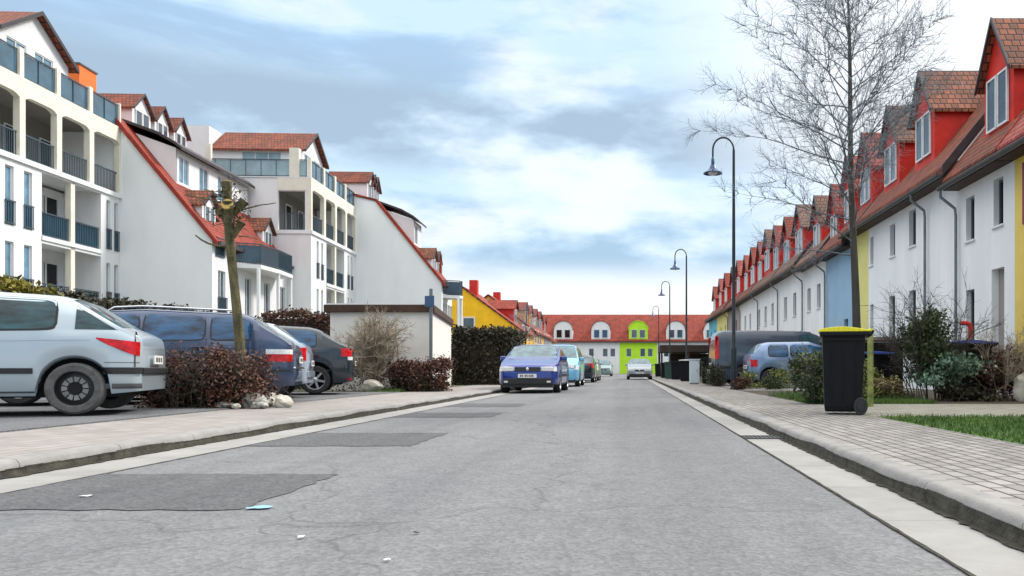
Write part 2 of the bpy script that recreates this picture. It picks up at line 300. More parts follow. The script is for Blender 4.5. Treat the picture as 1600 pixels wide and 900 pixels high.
# ------------------------------------------------------------------ helpers
def empty(name, loc=(0, 0, 0), rz=0, label=None, cat=None, group=None):
    o = bpy.data.objects.new(name, None); COL.objects.link(o); o.location = loc; o.rotation_euler = (0, 0, rz)
    o.empty_display_size = 0.2
    return tag(o, label, cat, group)
def tag(o, label=None, cat=None, group=None, kind=None):
    if label: o['label'] = label
    if cat: o['category'] = cat
    if group: o['group'] = group
    if kind: o['kind'] = kind
    return o
class MB:
    def __init__(s): s.v = []; s.f = []
    def poly(s, pts):
        n = len(s.v); s.v += [tuple(p) for p in pts]; s.f.append(tuple(range(n, n+len(pts)))); return s
    def box(s, x0, x1, y0, y1, z0, z1):
        n = len(s.v)
        s.v += [(x0,y0,z0),(x1,y0,z0),(x1,y1,z0),(x0,y1,z0),(x0,y0,z1),(x1,y0,z1),(x1,y1,z1),(x0,y1,z1)]
        s.f += [tuple(n+i for i in q) for q in ((0,3,2,1),(4,5,6,7),(0,1,5,4),(1,2,6,5),(2,3,7,6),(3,0,4,7))]; return s
    def prism(s, pts, vec):
        n = len(s.v); k = len(pts); vec = Vector(vec)
        s.v += [tuple(p) for p in pts] + [tuple(Vector(p)+vec) for p in pts]
        s.f.append(tuple(range(n+k-1, n-1, -1))); s.f.append(tuple(range(n+k, n+2*k)))
        for i in range(k): j = (i+1) % k; s.f.append((n+i, n+j, n+k+j, n+k+i))
        return s
    def tube(s, path, rad, n=8, caps=True):
        if not hasattr(rad, '__len__'): rad = [rad]*len(path)
        P = [Vector(p) for p in path]; base = len(s.v); up0 = None
        for i, p in enumerate(P):
            d = (P[min(i+1, len(P)-1)]-P[max(i-1, 0)]).normalized()
            if up0 is None: up0 = d.orthogonal().normalized()
            else: up0 = (up0 - d*up0.dot(d)).normalized()
            w = d.cross(up0)
            for k in range(n):
                a = 2*math.pi*k/n; s.v.append(tuple(p+(up0*math.cos(a)+w*math.sin(a))*rad[i]))
        for i in range(len(P)-1):
            for k in range(n):
                a = base+i*n+k; b = base+i*n+(k+1) % n; s.f.append((a, b, b+n, a+n))
        if caps:
            s.f.append(tuple(base+k for k in range(n-1, -1, -1))); s.f.append(tuple(base+(len(P)-1)*n+k for k in range(n)))
        return s
    def lathe(s, prof, c=(0, 0, 0), axis='z', n=20, cap=True):
        base = len(s.v)
        for (r, h) in prof:
            for k in range(n):
                a = 2*math.pi*k/n; u, w = r*math.cos(a), r*math.sin(a)
                s.v.append({'z': (c[0]+u, c[1]+w, c[2]+h), 'y': (c[0]+u, c[1]+h, c[2]+w), 'x': (c[0]+h, c[1]+u, c[2]+w)}[axis])
        for i in range(len(prof)-1):
            for k in range(n):
                a = base+i*n+k; b = base+i*n+(k+1) % n; s.f.append((a, b, b+n, a+n))
        if cap and prof[0][0] > 1e-4: s.f.append(tuple(base+k for k in range(n-1, -1, -1)))
        if cap and prof[-1][0] > 1e-4: s.f.append(tuple(base+(len(prof)-1)*n+k for k in range(n)))
        return s
    def build(s, name, m, parent=None, smooth=None, bevel=0, fixn=False):
        me = bpy.data.meshes.new(name); me.from_pydata(s.v, [], s.f)
        if fixn:
            bm = bmesh.new(); bm.from_mesh(me); bmesh.ops.remove_doubles(bm, verts=bm.verts, dist=1e-5)
            bmesh.ops.recalc_face_normals(bm, faces=bm.faces); bm.to_mesh(me); bm.free()
        me.materials.append(m); me.update()
        o = bpy.data.objects.new(name, me); COL.objects.link(o)
        if parent: o.parent = parent
        if smooth:
            me.polygons.foreach_set('use_smooth', [True]*len(me.polygons)); me.set_sharp_from_angle(angle=R(smooth))
        if bevel:
            b = o.modifiers.new('bevel', 'BEVEL'); b.width = bevel; b.segments = 2; b.limit_method = 'ANGLE'; b.angle_limit = R(40)
        return o
def raw_mesh(name, V, F4, m, parent=None):
    """numpy verts (N,3), faces (M,k) -> object"""
    me = bpy.data.meshes.new(name); V = np.asarray(V, dtype=np.float32); F4 = np.asarray(F4, dtype=np.int32)
    k = F4.shape[1]; me.vertices.add(len(V)); me.vertices.foreach_set('co', V.ravel())
    me.loops.add(F4.size); me.loops.foreach_set('vertex_index', F4.ravel())
    me.polygons.add(len(F4)); me.polygons.foreach_set('loop_start', np.arange(0, F4.size, k, dtype=np.int32))
    me.polygons.foreach_set('loop_total', np.full(len(F4), k, dtype=np.int32))
    me.update(); me.validate(); me.materials.append(m)
    o = bpy.data.objects.new(name, me); COL.objects.link(o)
    if parent: o.parent = parent
    return o
def leaves(name, C, size, m, parent=None, flat=0.0, asp=0.55):
    """one small folded leaf per centre"""
    C = np.asarray(C); n = len(C)
    d = rng.normal(size=(n, 3)); d /= np.linalg.norm(d, axis=1)[:, None]
    e = rng.normal(size=(n, 3)); e[:, 2] *= 1-flat; e -= d*(d*e).sum(1)[:, None]; e /= np.linalg.norm(e, axis=1)[:, None]
    s = size*rng.uniform(0.6, 1.4, size=(n, 1))
    V = np.stack([C-d*s, C+e*s*asp, C+d*s, C-e*s*asp], 1).reshape(-1, 3)
    F = np.arange(4*n).reshape(n, 4)
    return raw_mesh(name, V, F, m, parent)
def blob_pts(n, c, r, clumps=30, cl=0.28, shell=0.55, low=-1.0):
    """points in uneven clumps through an ellipsoid"""
    c = np.array(c); r = np.array(r)
    k = rng.normal(size=(clumps, 3)); k /= np.linalg.norm(k, axis=1)[:, None]
    k *= rng.uniform(shell, 0.95, size=(clumps, 1)); k[:, 2] = np.maximum(k[:, 2], low)
    w = rng.uniform(0.3, 1, clumps); w /= w.sum()
    idx = rng.choice(clumps, n, p=w)
    p = k[idx] + rng.normal(size=(n, 3))*cl*0.55
    return c + p*r
def box_pts(n, x0, x1, y0, y1, z0, z1, lump=0.12, scale=0.7):
    """points on the faces of a clipped hedge, with lumps"""
    L = [(x1-x0)*(z1-z0), (y1-y0)*(z1-z0), (x1-x0)*(y1-y0)*1.3]
    cnt = rng.multinomial(n, np.array([L[0]/2, L[0]/2, L[1]/2, L[1]/2, L[2]])/(L[0]+L[1]+L[2]))
    out = []
    for i, c in enumerate(cnt):
        x = rng.uniform(x0, x1, c); y = rng.uniform(y0, y1, c); z = rng.uniform(z0, z1, c)
        if i == 0: y[:] = y0
        if i == 1: y[:] = y1
        if i == 2: x[:] = x0
        if i == 3: x[:] = x1
        if i == 4: z[:] = z1
        out.append(np.stack([x, y, z], 1))
    P = np.concatenate(out)
    ph = np.sin(P[:, 0]*3.1/scale+1)+np.sin(P[:, 1]*2.3/scale)+np.sin(P[:, 2]*4/scale+P[:, 0]*2)
    P += rng.normal(size=P.shape)*lump*0.5
    P[:, 2] += ph*lump*0.35; P[:, 1] += ph*lump*0.3; P[:, 0] += ph*lump*0.3
    return P
def segs_mesh(name, S, m, parent=None, n=4):
    """S rows: p0(3) p1(3) r0 r1 -> open tapered tubes"""
    S = np.asarray(S, dtype=np.float64); k = len(S)
    p0, p1, r0, r1 = S[:, :3], S[:, 3:6], S[:, 6:7], S[:, 7:8]
    d = p1-p0; d /= np.linalg.norm(d, axis=1)[:, None]+1e-9
    a = np.where(np.abs(d[:, 2:3]) < 0.9, np.array([[0, 0, 1.0]]), np.array([[1.0, 0, 0]]))
    u = np.cross(d, a); u /= np.linalg.norm(u, axis=1)[:, None]; w = np.cross(d, u)
    V = np.zeros((k, 2*n, 3))
    for i in range(n):
        t = 2*math.pi*i/n; o = u*math.cos(t)+w*math.sin(t)
        V[:, i] = p0+o*r0; V[:, n+i] = p1+o*r1
    F = np.array([[i, (i+1) % n, n+(i+1) % n, n+i] for i in range(n)])
    F = (F[None]+(np.arange(k)*2*n)[:, None, None]).reshape(-1, 4)
    return raw_mesh(name, V.reshape(-1, 3), F, m, parent)
def wall(mb, O, U, N, W, H, holes, depth=0.14, top=None):
    """panel with real openings: O origin, U along, N outward; holes (u0,u1,v0,v1)"""
    O, U, N = Vector(O), Vector(U), Vector(N); Z = Vector((0, 0, 1))
    us = sorted({0, W, *[h[0] for h in holes], *[h[1] for h in holes]})
    vs_ = sorted({0, H, *[h[2] for h in holes], *[h[3] for h in holes]})
    def P(u, v, d=0): return tuple(O+U*u+Z*v-N*d)
    for i in range(len(us)-1):
        for j in range(len(vs_)-1):
            cu, cv = (us[i]+us[i+1])/2, (vs_[j]+vs_[j+1])/2
            if any(h[0] < cu < h[1] and h[2] < cv < h[3] for h in holes): continue
            mb.poly([P(us[i], vs_[j]), P(us[i+1], vs_[j]), P(us[i+1], vs_[j+1]), P(us[i], vs_[j+1])])
    for (a, b, c, d) in holes:
        mb.poly([P(a, c), P(a, c, depth), P(a, d, depth), P(a, d)]); mb.poly([P(b, c, depth), P(b, c), P(b, d), P(b, d, depth)])
        mb.poly([P(a, c), P(b, c), P(b, c, depth), P(a, c, depth)]); mb.poly([P(a, d, depth), P(b, d, depth), P(b, d), P(a, d)])
    return mb
def obox(mb, O, U, N, u0, u1, v0, v1, d0, d1):
    """box in wall coordinates, d measured outward"""
    O, U, N = Vector(O), Vector(U), Vector(N); Z = Vector((0, 0, 1))
    a = O+U*u0+Z*v0+N*d0
    mb.prism([a, a+U*(u1-u0), a+U*(u1-u0)+Z*(v1-v0), a+Z*(v1-v0)], N*(d1-d0))
def window(parent, O, U, N, h, depth=0.12, fm='frame', gm='glass', mull=1, bar=0, sill=True, name='window', t=0.05):
    a, b, c, d = h
    mb = MB()
    for (u0, u1, v0, v1) in ((a, b, c, c+t), (a, b, d-t, d), (a, a+t, c+t, d-t), (b-t, b, c+t, d-t)): obox(mb, O, U, N, u0, u1, v0, v1, -depth, -depth+0.05)
    for k in range(mull):
        um = a+(b-a)*(k+1)/(mull+1); obox(mb, O, U, N, um-t*.5, um+t*.5, c+t, d-t, -depth, -depth+0.045)
    for k in range(bar):
        vm = c+(d-c)*(k+1)/(bar+1); obox(mb, O, U, N, a+t, b-t, vm-t*.3, vm+t*.3, -depth, -depth+0.04)
    w = mb.build(name, M[fm], parent, fixn=False)
    g = MB(); obox(g, O, U, N, a+0.01, b-0.01, c+0.01, d-0.01, -depth-0.02, -depth+0.01); g.build('pane', M[gm], w)
    if sill:
        s = MB(); obox(s, O, U, N, a-0.04, b+0.04, c-0.05, c-0.005, -depth+0.05, 0.05); s.build('sill', M['trim'], w)
    return w
def copy_tree(o, parent=None):
    c = o.copy(); COL.objects.link(c); c.parent = parent
    for ch in list(o.children): copy_tree(ch, c)
    return c
# ================================================================== SETTING
ZP = 0.10      # pavement height
def sheet(name, x0, x1, y0, y1, z, m, kind='structure'):
    o = MB().poly([(x0,y0,z),(x1,y0,z),(x1,y1,z),(x0,y1,z)]).build(name, m); o['kind'] = kind; return o
sheet('ground', -900, 900, -60, 1500, -0.03, M['ground'])
sheet('road', -3.33, 1.09, -8, 119, 0.0, M['asphalt'])
sheet('cross_road', -60, 60, 119, 125.5, 0.0, M['asphalt'])
sheet('gutter_strip', -3.80, -3.33, -8, 119, 0.002, M['gutter'])
sheet('gutter_strip', 1.09, 1.45, -8, 119, 0.002, M['gutter'])
for i, (x0, x1, y0, y1) in enumerate([(-3.33, -1.84, 3.77, 5.06), (-3.33, -1.9, 6.9, 8.35), (-3.33, -1.95, 11.1, 12.3), (-3.33, -2.0, 14.2, 15.6)]):
    mb = MB(); pts = []
    n = 12
    for k in range(n): pts.append((x0+(x1-x0)*k/n, y0+random.uniform(-.035, .035), 0.004))
    for k in range(n): pts.append((x1+random.uniform(-.02, .02)+0.25*(y1-y0)*0*k, y0+(y1-y0)*k/n, 0.004))
    for k in range(n): pts.append((x1+(x0-x1)*k/n, y1+random.uniform(-.02, .02), 0.004))
    for k in range(n): pts.append((x0, y1+(y0-y1)*k/n, 0.004))
    o = mb.poly(pts).build('road_patch', M['patch']); o['kind'] = 'structure'
mb = MB()
def rough_strip(mb, xc, w, y0, y1, z, step=0.06, amp=0.5):
    y = y0; L = []; Rr = []
    while y < y1:
        L.append((xc-w/2-random.random()*w*amp, y, z)); Rr.append((xc+w/2+random.random()*w*amp, y, z)); y += step*(1+y*0.08)
    for i in range(len(L)-1): mb.poly([L[i], Rr[i], Rr[i+1], L[i+1]])
rough_strip(mb, 1.09, 0.012, 1.5, 60, 0.006); rough_strip(mb, -3.33, 0.010, 3.5, 60, 0.006)
o = mb.build('joint_dirt', M['dirt']); o['kind'] = 'structure'
mb = MB(); rough_strip(mb, 1.437, 0.028, 1.5, 70, 0.008, 0.04, 1.0); rough_strip(mb, -3.785, 0.03, 3.0, 70, 0.008, 0.05, 1.0)  # dark ragged strips along the foot of both kerbs
o = mb.build('gutter_dark_strip', M['dirt']); o['kind'] = 'structure'
def kerb(side):
    x = 1.45 if side > 0 else -3.80; s = side; mb = MB()
    prof = [(0.004, -0.02), (0.014, 0.050), (0.022, 0.080), (0.040, ZP), (0.065, ZP+.005), (0.15, ZP+.006), (0.15, -0.02)]
    y = -8
    while y < 119:
        Lk = 1.0 if y < 45 else 10.0
        mb.prism([(x+s*a, y+0.003, b) for a, b in prof], (0, Lk-0.006, 0)); y += Lk
    o = mb.build('kerb', M['kerb'], smooth=50, fixn=True); o['kind'] = 'structure'
kerb(1); kerb(-1)
# near-black band on the lower kerb faces, with a ragged top edge
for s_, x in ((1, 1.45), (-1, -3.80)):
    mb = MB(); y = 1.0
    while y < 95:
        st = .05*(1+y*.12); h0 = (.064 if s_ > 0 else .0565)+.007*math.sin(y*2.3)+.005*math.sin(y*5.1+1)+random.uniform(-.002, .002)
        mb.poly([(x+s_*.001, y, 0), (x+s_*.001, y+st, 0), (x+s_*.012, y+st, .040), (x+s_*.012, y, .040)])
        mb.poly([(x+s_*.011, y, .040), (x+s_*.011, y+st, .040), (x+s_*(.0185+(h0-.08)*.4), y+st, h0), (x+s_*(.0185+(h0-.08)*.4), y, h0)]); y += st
    mb.build('kerb_dark_band', M['kerb_face'])['kind'] = 'structure'
mb = MB().box(1.598, 2.94, -8, 119, -0.02, ZP); mb.build('pavement', M['pav_r'])['kind'] = 'structure'
mb = MB().prism([(-3.948,-8,-.02), (-3.948,119,-.02), (-5.75,119,-.02), (-5.75,14,-.02), (-5.62,8,-.02), (-5.45,-8,-.02)], (0,0,ZP+.02)); mb.build('pavement', M['pav_l'], fixn=True)['kind'] = 'structure'
mb = MB().prism([(-5.455,-8,-.02), (-5.625,8,-.02), (-5.755,14,-.02), (-5.755,19.9,-.02), (-14,19.9,-.02), (-14,-8,-.02)], (0,0,0.135)); mb.build('parking_lot', M['lot'], fixn=True)['kind'] = 'structure'
mb = MB().box(-40, -5.753, 19.903, 118, -.02, .09); mb.build('verge_soil', M['ground'])['kind'] = 'structure'
mb = MB().box(-40, -14.003, -8, 19.9, -.02, .09); mb.build('back_soil', M['soil'])['kind'] = 'structure'
# right gardens
mb = MB().box(2.943, 11, 14.4, 118, -.02, .095); mb.build('garden_soil', M['soil'])['kind'] = 'structure'
mb = MB().box(2.943, 20, -8, 9.6, -.02, .095); mb.build('lawn', M['lawn'])['kind'] = 'structure'
mb = MB().box(2.943, 20, 9.603, 13.2, -.02, .098); mb.build('path', M['path'])['kind'] = 'structure'
mb = MB().box(2.943, 5.0, 13.203, 14.397, -.02, .09); mb.build('lawn', M['lawn'])['kind'] = 'structure'
mb = MB().box(5.003, 20, 13.203, 14.397, -.02, .09); mb.build('garden_soil', M['soil'])['kind'] = 'structure'
mb = MB().box(3.0, 7.9, 21.5, 32, .0955, .105); mb.build('driveway', M['pav_r'])['kind'] = 'structure'
# grass blades
def grass(x0, x1, y0, y1, n, z, h=0.07):
    p = np.stack([rng.uniform(x0, x1, n), rng.uniform(y0, y1, n), np.full(n, z)], 1)
    a = rng.uniform(0, 6.28, n); w = rng.uniform(.004, .009, n)[:, None]; hh = h*rng.uniform(.5, 1.4, n)[:, None]
    s = np.stack([np.cos(a), np.sin(a), a*0], 1)*w; t = p+np.stack([rng.normal(0, .02, n), rng.normal(0, .02, n), np.zeros(n)], 1)+np.array([0, 0, 1])*hh
    V = np.stack([p-s, p+s, t], 1).reshape(-1, 3); return V
V = np.concatenate([grass(2.95, 8.5, 4.5, 9.58, 30000, .095, .045), grass(2.95, 5.1, 13.22, 14.38, 5000, .09, .07), grass(-6.6, -5.77, 19.95, 24, 5000, .09, .09), grass(3.0, 5.5, 15, 17.5, 3000, .095, .12)])
o = raw_mesh('grass', V, np.arange(len(V)).reshape(-1, 3), M['grass']); tag(o, 'short bright green grass on the verges', 'grass', kind='stuff')
# gully grate in the right gutter
g = empty('gully_grate', (1.27, 7.75, 0.003), 0, 'dark iron gully grate set in the right hand gutter', 'drain')
MB().box(-.17, .17, -.13, .13, 0, .004).build('pit', M['well'], g)
mb = MB(); mb.box(-.18, .18, -.15, -.13, 0, .012); mb.box(-.18, .18, .13, .15, 0, .012)
for k in range(9): mb.box(-.17+k*.04, -.155+k*.04, -.13, .13, .0045, .011)
mb.build('bars', M['gutter_m'], g)
# little things lying on the asphalt
for (px, py, s, m, lab) in [(135, 777, .038, 'litter', 'pale scrap of litter on the dark asphalt patch nearest the camera'), (470, 842, .020, 'litter', 'small pale fleck of litter on the asphalt left of the road centre'), (605, 878, .015, 'litter', 'small pale fleck of litter at the bottom of the picture'), (650, 835, .016, 'dirt', 'small dark leaf on the asphalt in the middle of the road')]:
    Y = 825/(py-578); X = (px-985)/1250*Y; mb = MB()
    k = 7; pts = [(s*random.uniform(.5, 1)*math.cos(6.283*i/k), s*random.uniform(.4, .9)*math.sin(6.283*i/k), random.uniform(0.001, .006)) for i in range(k)]
    mb.prism(pts, (0, 0, .002)); o = mb.build('leaf' if m == 'dirt' else 'litter_scrap', M[m]); o.location = (X, Y, .005); tag(o, lab, 'leaf' if m == 'dirt' else 'litter')
mb = MB(); pts = [(.09*random.uniform(.5, 1)*math.cos(6.283*i/11), .07*random.uniform(.5, 1)*math.sin(6.283*i/11), 0) for i in range(11)]
o = mb.poly(pts).build('paint_mark', M['blue_mark']); o.scale = (.8, .8, 1); o.location = (-1.76, 3.8, .009); o['kind'] = 'structure'

# ================================================================== LEFT APARTMENT BLOCKS
ROT = math.atan(.05)
X1 = Vector((1, 0, 0)); Y1 = Vector((0, 1, 0)); Z1 = Vector((0, 0, 1))
def railing(parent, O, U, N, u0, u1, z0, h=1.0, panel='railpanel', bars=True, name='railing', d=0.0):
    mb = MB()
    obox(mb, O, U, N, u0, u1, z0+h-.05, z0+h, d-.02, d+.03); obox(mb, O, U, N, u0, u1, z0+.06, z0+.10, d-.02, d+.02)
    n = max(2, int((u1-u0)/.11)) if bars else max(2, int((u1-u0)/.8))
    for k in range(n+1):
        u = u0+(u1-u0-.02)*k/n; obox(mb, O, U, N, u, u+.02, z0+.02, z0+h-.05, d-.012, d+.012)
    r = mb.build(name, M['rail'], parent)
    if panel:
        g = MB(); obox(g, O, U, N, u0+.03, u1-.03, z0+.11, z0+h-.06, d-.035, d-.020); g.build('panel', M[panel], r)
    return r
def gable_roof_x(name, m, parent, x0, x1, y0, y1, ze, zr, oh=.18, th=.12):
    """ridge along x"""
    ym = (y0+y1)/2; s = (zr-ze)/(ym-y0); e = ze-oh*s
    mb = MB(); mb.prism([(x0, y0-oh, e), (x0, ym, zr), (x0, ym, zr+th), (x0, y0-oh, e+th)], (x1-x0, 0, 0))
    mb.prism([(x0, ym+.001, zr), (x0, y1+oh, e), (x0, y1+oh, e+th), (x0, ym+.001, zr+th)], (x1-x0, 0, 0))
    return mb.build(name, M[m], parent, fixn=False)
def gable_verge_x(parent, x, y0, y1, ze, zr, oh=.18, th=.16, m='dkverge'):
    ym = (y0+y1)/2; s = (zr-ze)/(ym-y0); e = ze-oh*s; mb = MB()
    mb.prism([(x, y0-oh-.02, e-.02), (x, ym, zr-.02), (x, ym, zr+th), (x, y0-oh-.02, e+th)], (.05, 0, 0))
    mb.prism([(x, ym, zr-.02), (x, y1+oh+.02, e-.02), (x, y1+oh+.02, e+th), (x, ym, zr+th)], (.05, 0, 0))
    mb.build('verge', M[m], parent)

def block(loc, label, L, rec, wins, att, corner_open=True, solid_rails=()):
    b = empty('apartment_building', loc, ROT, label, 'apartment block')
    F = [0, 3.05, 5.9, 8.7, 11.75]           # floor levels
    D = 1.6; O = Vector((0, 0, 0)); U = Y1; N = X1
    r0, r1 = rec
    # --- wall body with real openings
    holes = []; wl = []
    for k in range(3):
        for (a, c) in wins: wl.append((a, c, F[k]+.12+(.35 if k == 0 else 0), F[k]+2.35)); holes.append(wl[-1])
        holes.append((r0, r1, F[k]+.02, F[k+1]-.28))
    mb = MB(); wall(mb, O, U, N, L, F[3], holes, .14)
    for k in range(3):   # recess side walls and soffits
        z0, z1 = F[k], F[k+1]
        mb.box(-D, -.141, r0-.1, r0, z0, z1-.05); mb.box(-D, -.141, r1, r1+.1, z0, z1-.05)
    # end wall facing the camera: opening at the corner of the top storey
    eh = [(0.001+12-1.9, 12-.35, F[3]+.02, F[4]-.75)] if corner_open else []
    wall(mb, (-12, 0, 0), X1, -Y1, 12, F[4]-.02, eh, .2)
    wall(mb, (-12, L, 0), X1, Y1, 12, F[4]-.02, [], .2)
    mb.box(-12, -D, .2, L-.2, 0, F[3]-.3)
    mb.build('wall', M['white'], b)
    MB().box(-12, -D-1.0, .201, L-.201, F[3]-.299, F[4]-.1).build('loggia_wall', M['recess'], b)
    # slabs
    mb = MB(); mb.box(-D-1, .10, -.06, L+.02, F[3]-.20, F[3]); mb.build('floor_slab', M['trim'], b)
    for k in (1, 2):
        MB().box(-D+.01, .06, r0-.02, r1+.02, F[k]-.16, F[k]+.012).build('floor_slab', M['trim'], b)
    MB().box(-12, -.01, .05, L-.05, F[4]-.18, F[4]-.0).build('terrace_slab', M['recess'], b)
    # cream band with shallow arches over four loggias
    cols = [0.0, L*.27, L*.51, L*.75, L]
    mb = MB()
    for i in range(4):
        a, c = cols[i]+.16, cols[i+1]-.16; n = 12
        for k in range(n):
            t0, t1 = k/n, (k+1)/n; arch = lambda t: F[4]-.62-.13*max(0, (abs(2*t-1)-.6)/.4)**2
            y0_, y1_ = a+(c-a)*t0, a+(c-a)*t1
            mb.prism([(-.22, y0_, arch(t0)), (-.22, y1_, arch(t1)), (-.22, y1_, F[4]+.06), (-.22, y0_, F[4]+.06)], (.24, 0, 0))
        for (q0, q1) in ((cols[i]-.16, cols[i]+.16),): mb.box(-.22, .02, max(-.03, q0), q1, F[4]-.80, F[4]+.06)
    mb.box(-.22, .02, L-.16, L, F[4]-.80, F[4]+.06)
    mb.box(-1.9, -.222, -.03, .12, F[4]-.72, F[4]+.06)
    mb.build('cornice_band', M['cream'], b, fixn=False)
    for i, q in enumerate(cols):
        w = .16 if 0 < i < 4 else .20; y0_ = max(-.03, q-w); y1_ = min(L, q+w)
        MB().box(-.24, .025, y0_, y1_, F[3]+.001, F[4]-.801).build('column', M['cream'], b, bevel=.015)
        MB().box(-.20, .0, max(-.02, q-.12), min(L-.01, q+.12), F[4]+.061, F[4]+1.18).build('terrace_post', M['cream'], b, bevel=.015)
    MB().box(-.24, .0, (r0+r1)/2-.14, (r0+r1)/2+.14, .0, F[3]-.21).build('column', M['cream'], b, bevel=.015)
    # railings
    for i in range(4):
        railing(b, O, U, N, cols[i]+.17, cols[i+1]-.17, F[3], 1.0, None if not solid_rails else 'railpanel', d=-.12)
        railing(b, O, U, N, cols[i]+.14, cols[i+1]-.14, F[4]+.06, 1.05, 'railpanel', bars=False, name='terrace_railing', d=-.1)
    for k in (1, 2):
        m_ = (r0+r1)/2
        railing(b, O, U, N, r0+.02, m_-.15, F[k], 1.0, 'railpanel' if k == 2 else None, d=-.1)
        railing(b, O, U, N, m_+.15, r1-.02, F[k], 1.0, 'railpanel', d=-.1)
        for (a, c) in wins:
            railing(b, O, U, N, a-.03, c+.03, F[k]+.1, .95, 'railpanel', d=.04)
    # windows
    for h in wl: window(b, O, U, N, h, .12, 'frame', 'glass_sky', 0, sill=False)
    for k in range(4):   # doors in the back walls of the loggias
        xb = -D if k < 3 else -D-1.0
        spans = ([(r0+.4, r0+1.3), (r1-1.3, r1-.5)] if k < 3 else [(cols[i]+.5, cols[i]+1.5) for i in range(4)])
        for (a, c) in spans:
            window(b, (xb+.10, 0, 0), U, N, (a, c, F[k]+.05, F[k]+2.15), .06, 'frame', 'glass_dk', 0, sill=False, name='balcony_door')
    if corner_open:
        railing(b, (-12, 0, 0), X1, -Y1, 12-1.85, 12-.3, F[3], 1.0, None, d=-.1)
    # attic with a gable to the street
    a0, a1 = att; ze, zr = 13.75, 15.15; xs = -1.0
    mb = MB(); wall(mb, (xs, a0, F[4]), U, N, a1-a0, ze-F[4], [(.5, 1.6, .1, 1.9), (2.1, 3.2, .1, 1.9)], .1)
    mb.poly([(xs, a0, ze), (xs, a1, ze), (xs, (a0+a1)/2, zr)])
    wall(mb, (-6.4, a0, F[4]), X1, -Y1, 5.4, ze-F[4], [(1.9, 4.2, .1, 1.85)], .1)
    mb.box(-12, -6.4, a0, a1, F[4], 15.1); mb.box(-6.4, xs-.12, a1-.12, a1-.001, F[4], ze)
    mb.build('attic_wall', M['white'], b)
    gable_roof_x('roof', 'tile_brown_x', b, -6.3, xs+.28, a0, a1, ze, zr, .22); gable_verge_x(b, xs+.28, a0, a1, ze, zr, .22)
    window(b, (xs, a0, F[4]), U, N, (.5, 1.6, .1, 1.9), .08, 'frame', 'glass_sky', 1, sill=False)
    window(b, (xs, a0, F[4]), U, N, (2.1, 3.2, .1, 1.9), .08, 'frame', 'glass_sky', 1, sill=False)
    window(b, (-6.4, a0, F[4]), X1, -Y1, (1.9, 4.2, .1, 1.85), .08, 'frame', 'railpale', 2, sill=False)
    railing(b, (-6.4, 0, 0), X1, -Y1, .0, 6.1, F[4]+.06, 1.05, 'railpale', bars=False, name='terrace_railing', d=-.15)
    MB().box(-6.0, -5.7, -.02, .2, F[4]+.061, F[4]+1.9).build('terrace_post', M['cream'], b)
    MB().box(-1.25, -.7, .0, .4, F[4]+.061, F[4]+1.75).build('terrace_post', M['cream'], b)
    MB().box(-12, .03, -.04, .0, F[4]+.0, F[4]+.06).build('coping', M['trim'], b)
    return b
blk1 = block((-23.22, 28.3, .09), 'white apartment block with cream loggia columns, cut off by the left picture edge', 8.9, (3.5, 7.35), [(1.5, 1.95), (2.5, 2.95), (7.75, 8.05), (8.35, 8.65)], (2.5, 6.7))
blk2 = block((-18.6, 46.6, .09), 'white apartment block with cream loggias standing behind the pollarded tree and low garage', 8.9, (2.7, 6.3), [(.95, 1.3), (1.75, 2.1), (7.0, 7.3), (7.8, 8.1)], (1.3, 5.1))
# orange stair head on block 1
MB().box(-3.2, -1.9, 8.92, 10.2, 11.0, 14.75).build('stair_tower', M['orange'], blk1)
MB().box(-3.25, -1.85, 8.87, 10.25, 14.751, 14.83).build('tower_coping', M['gutter_m'], blk1)

def small_gable(parent, x0, x1, yc, w, zb, ze, zr, wallm='white', roofm='tile_brown_x', win=True, verge='dkverge', nx=1):
    """gabled dormer with its front at x1 (facing +x) or x0 (facing -x when nx=-1)"""
    y0, y1 = yc-w/2, yc+w/2; xf = x1 if nx > 0 else x0
    mb = MB(); mb.box(x0, x1, y0, y1, zb, ze); mb.prism([(x0, y0, ze), (x0, y1, ze), (x0, yc, zr)], (x1-x0, 0, 0))
    d = mb.build('dormer', M[wallm], parent)
    oh = .12; e0, e1 = (x0, x1+.15) if nx > 0 else (x0-.15, x1)
    gable_roof_x('dormer_roof', roofm, d, e0, e1, y0, y1, ze, zr, oh, .08)
    gable_verge_x(d, xf+(.15 if nx > 0 else -.20), y0, y1, ze, zr, oh, .10, verge)
    if win:
        h = min(1.3, ze-zb-.3)
        O = (xf+nx*.01, y0, 0); g = MB(); f = MB(); N_ = X1*nx
        for (a, c) in ((w*.14, w*.5-.03), (w*.5+.03, w*.86)):
            obox(g, O, Y1, N_, a+.04, c-.04, ze-h+.04, ze-.06, 0, .03)
            for q in ((a, c, ze-h, ze-h+.05), (a, c, ze-.07, ze-.02), (a, a+.05, ze-h+.05, ze-.07), (c-.05, c, ze-h+.05, ze-.07)): obox(f, O, Y1, N_, *q, 0, .05)
        f.build('window_frame', M['frame'], d); g.build('pane', M['glass'], d)
    return d
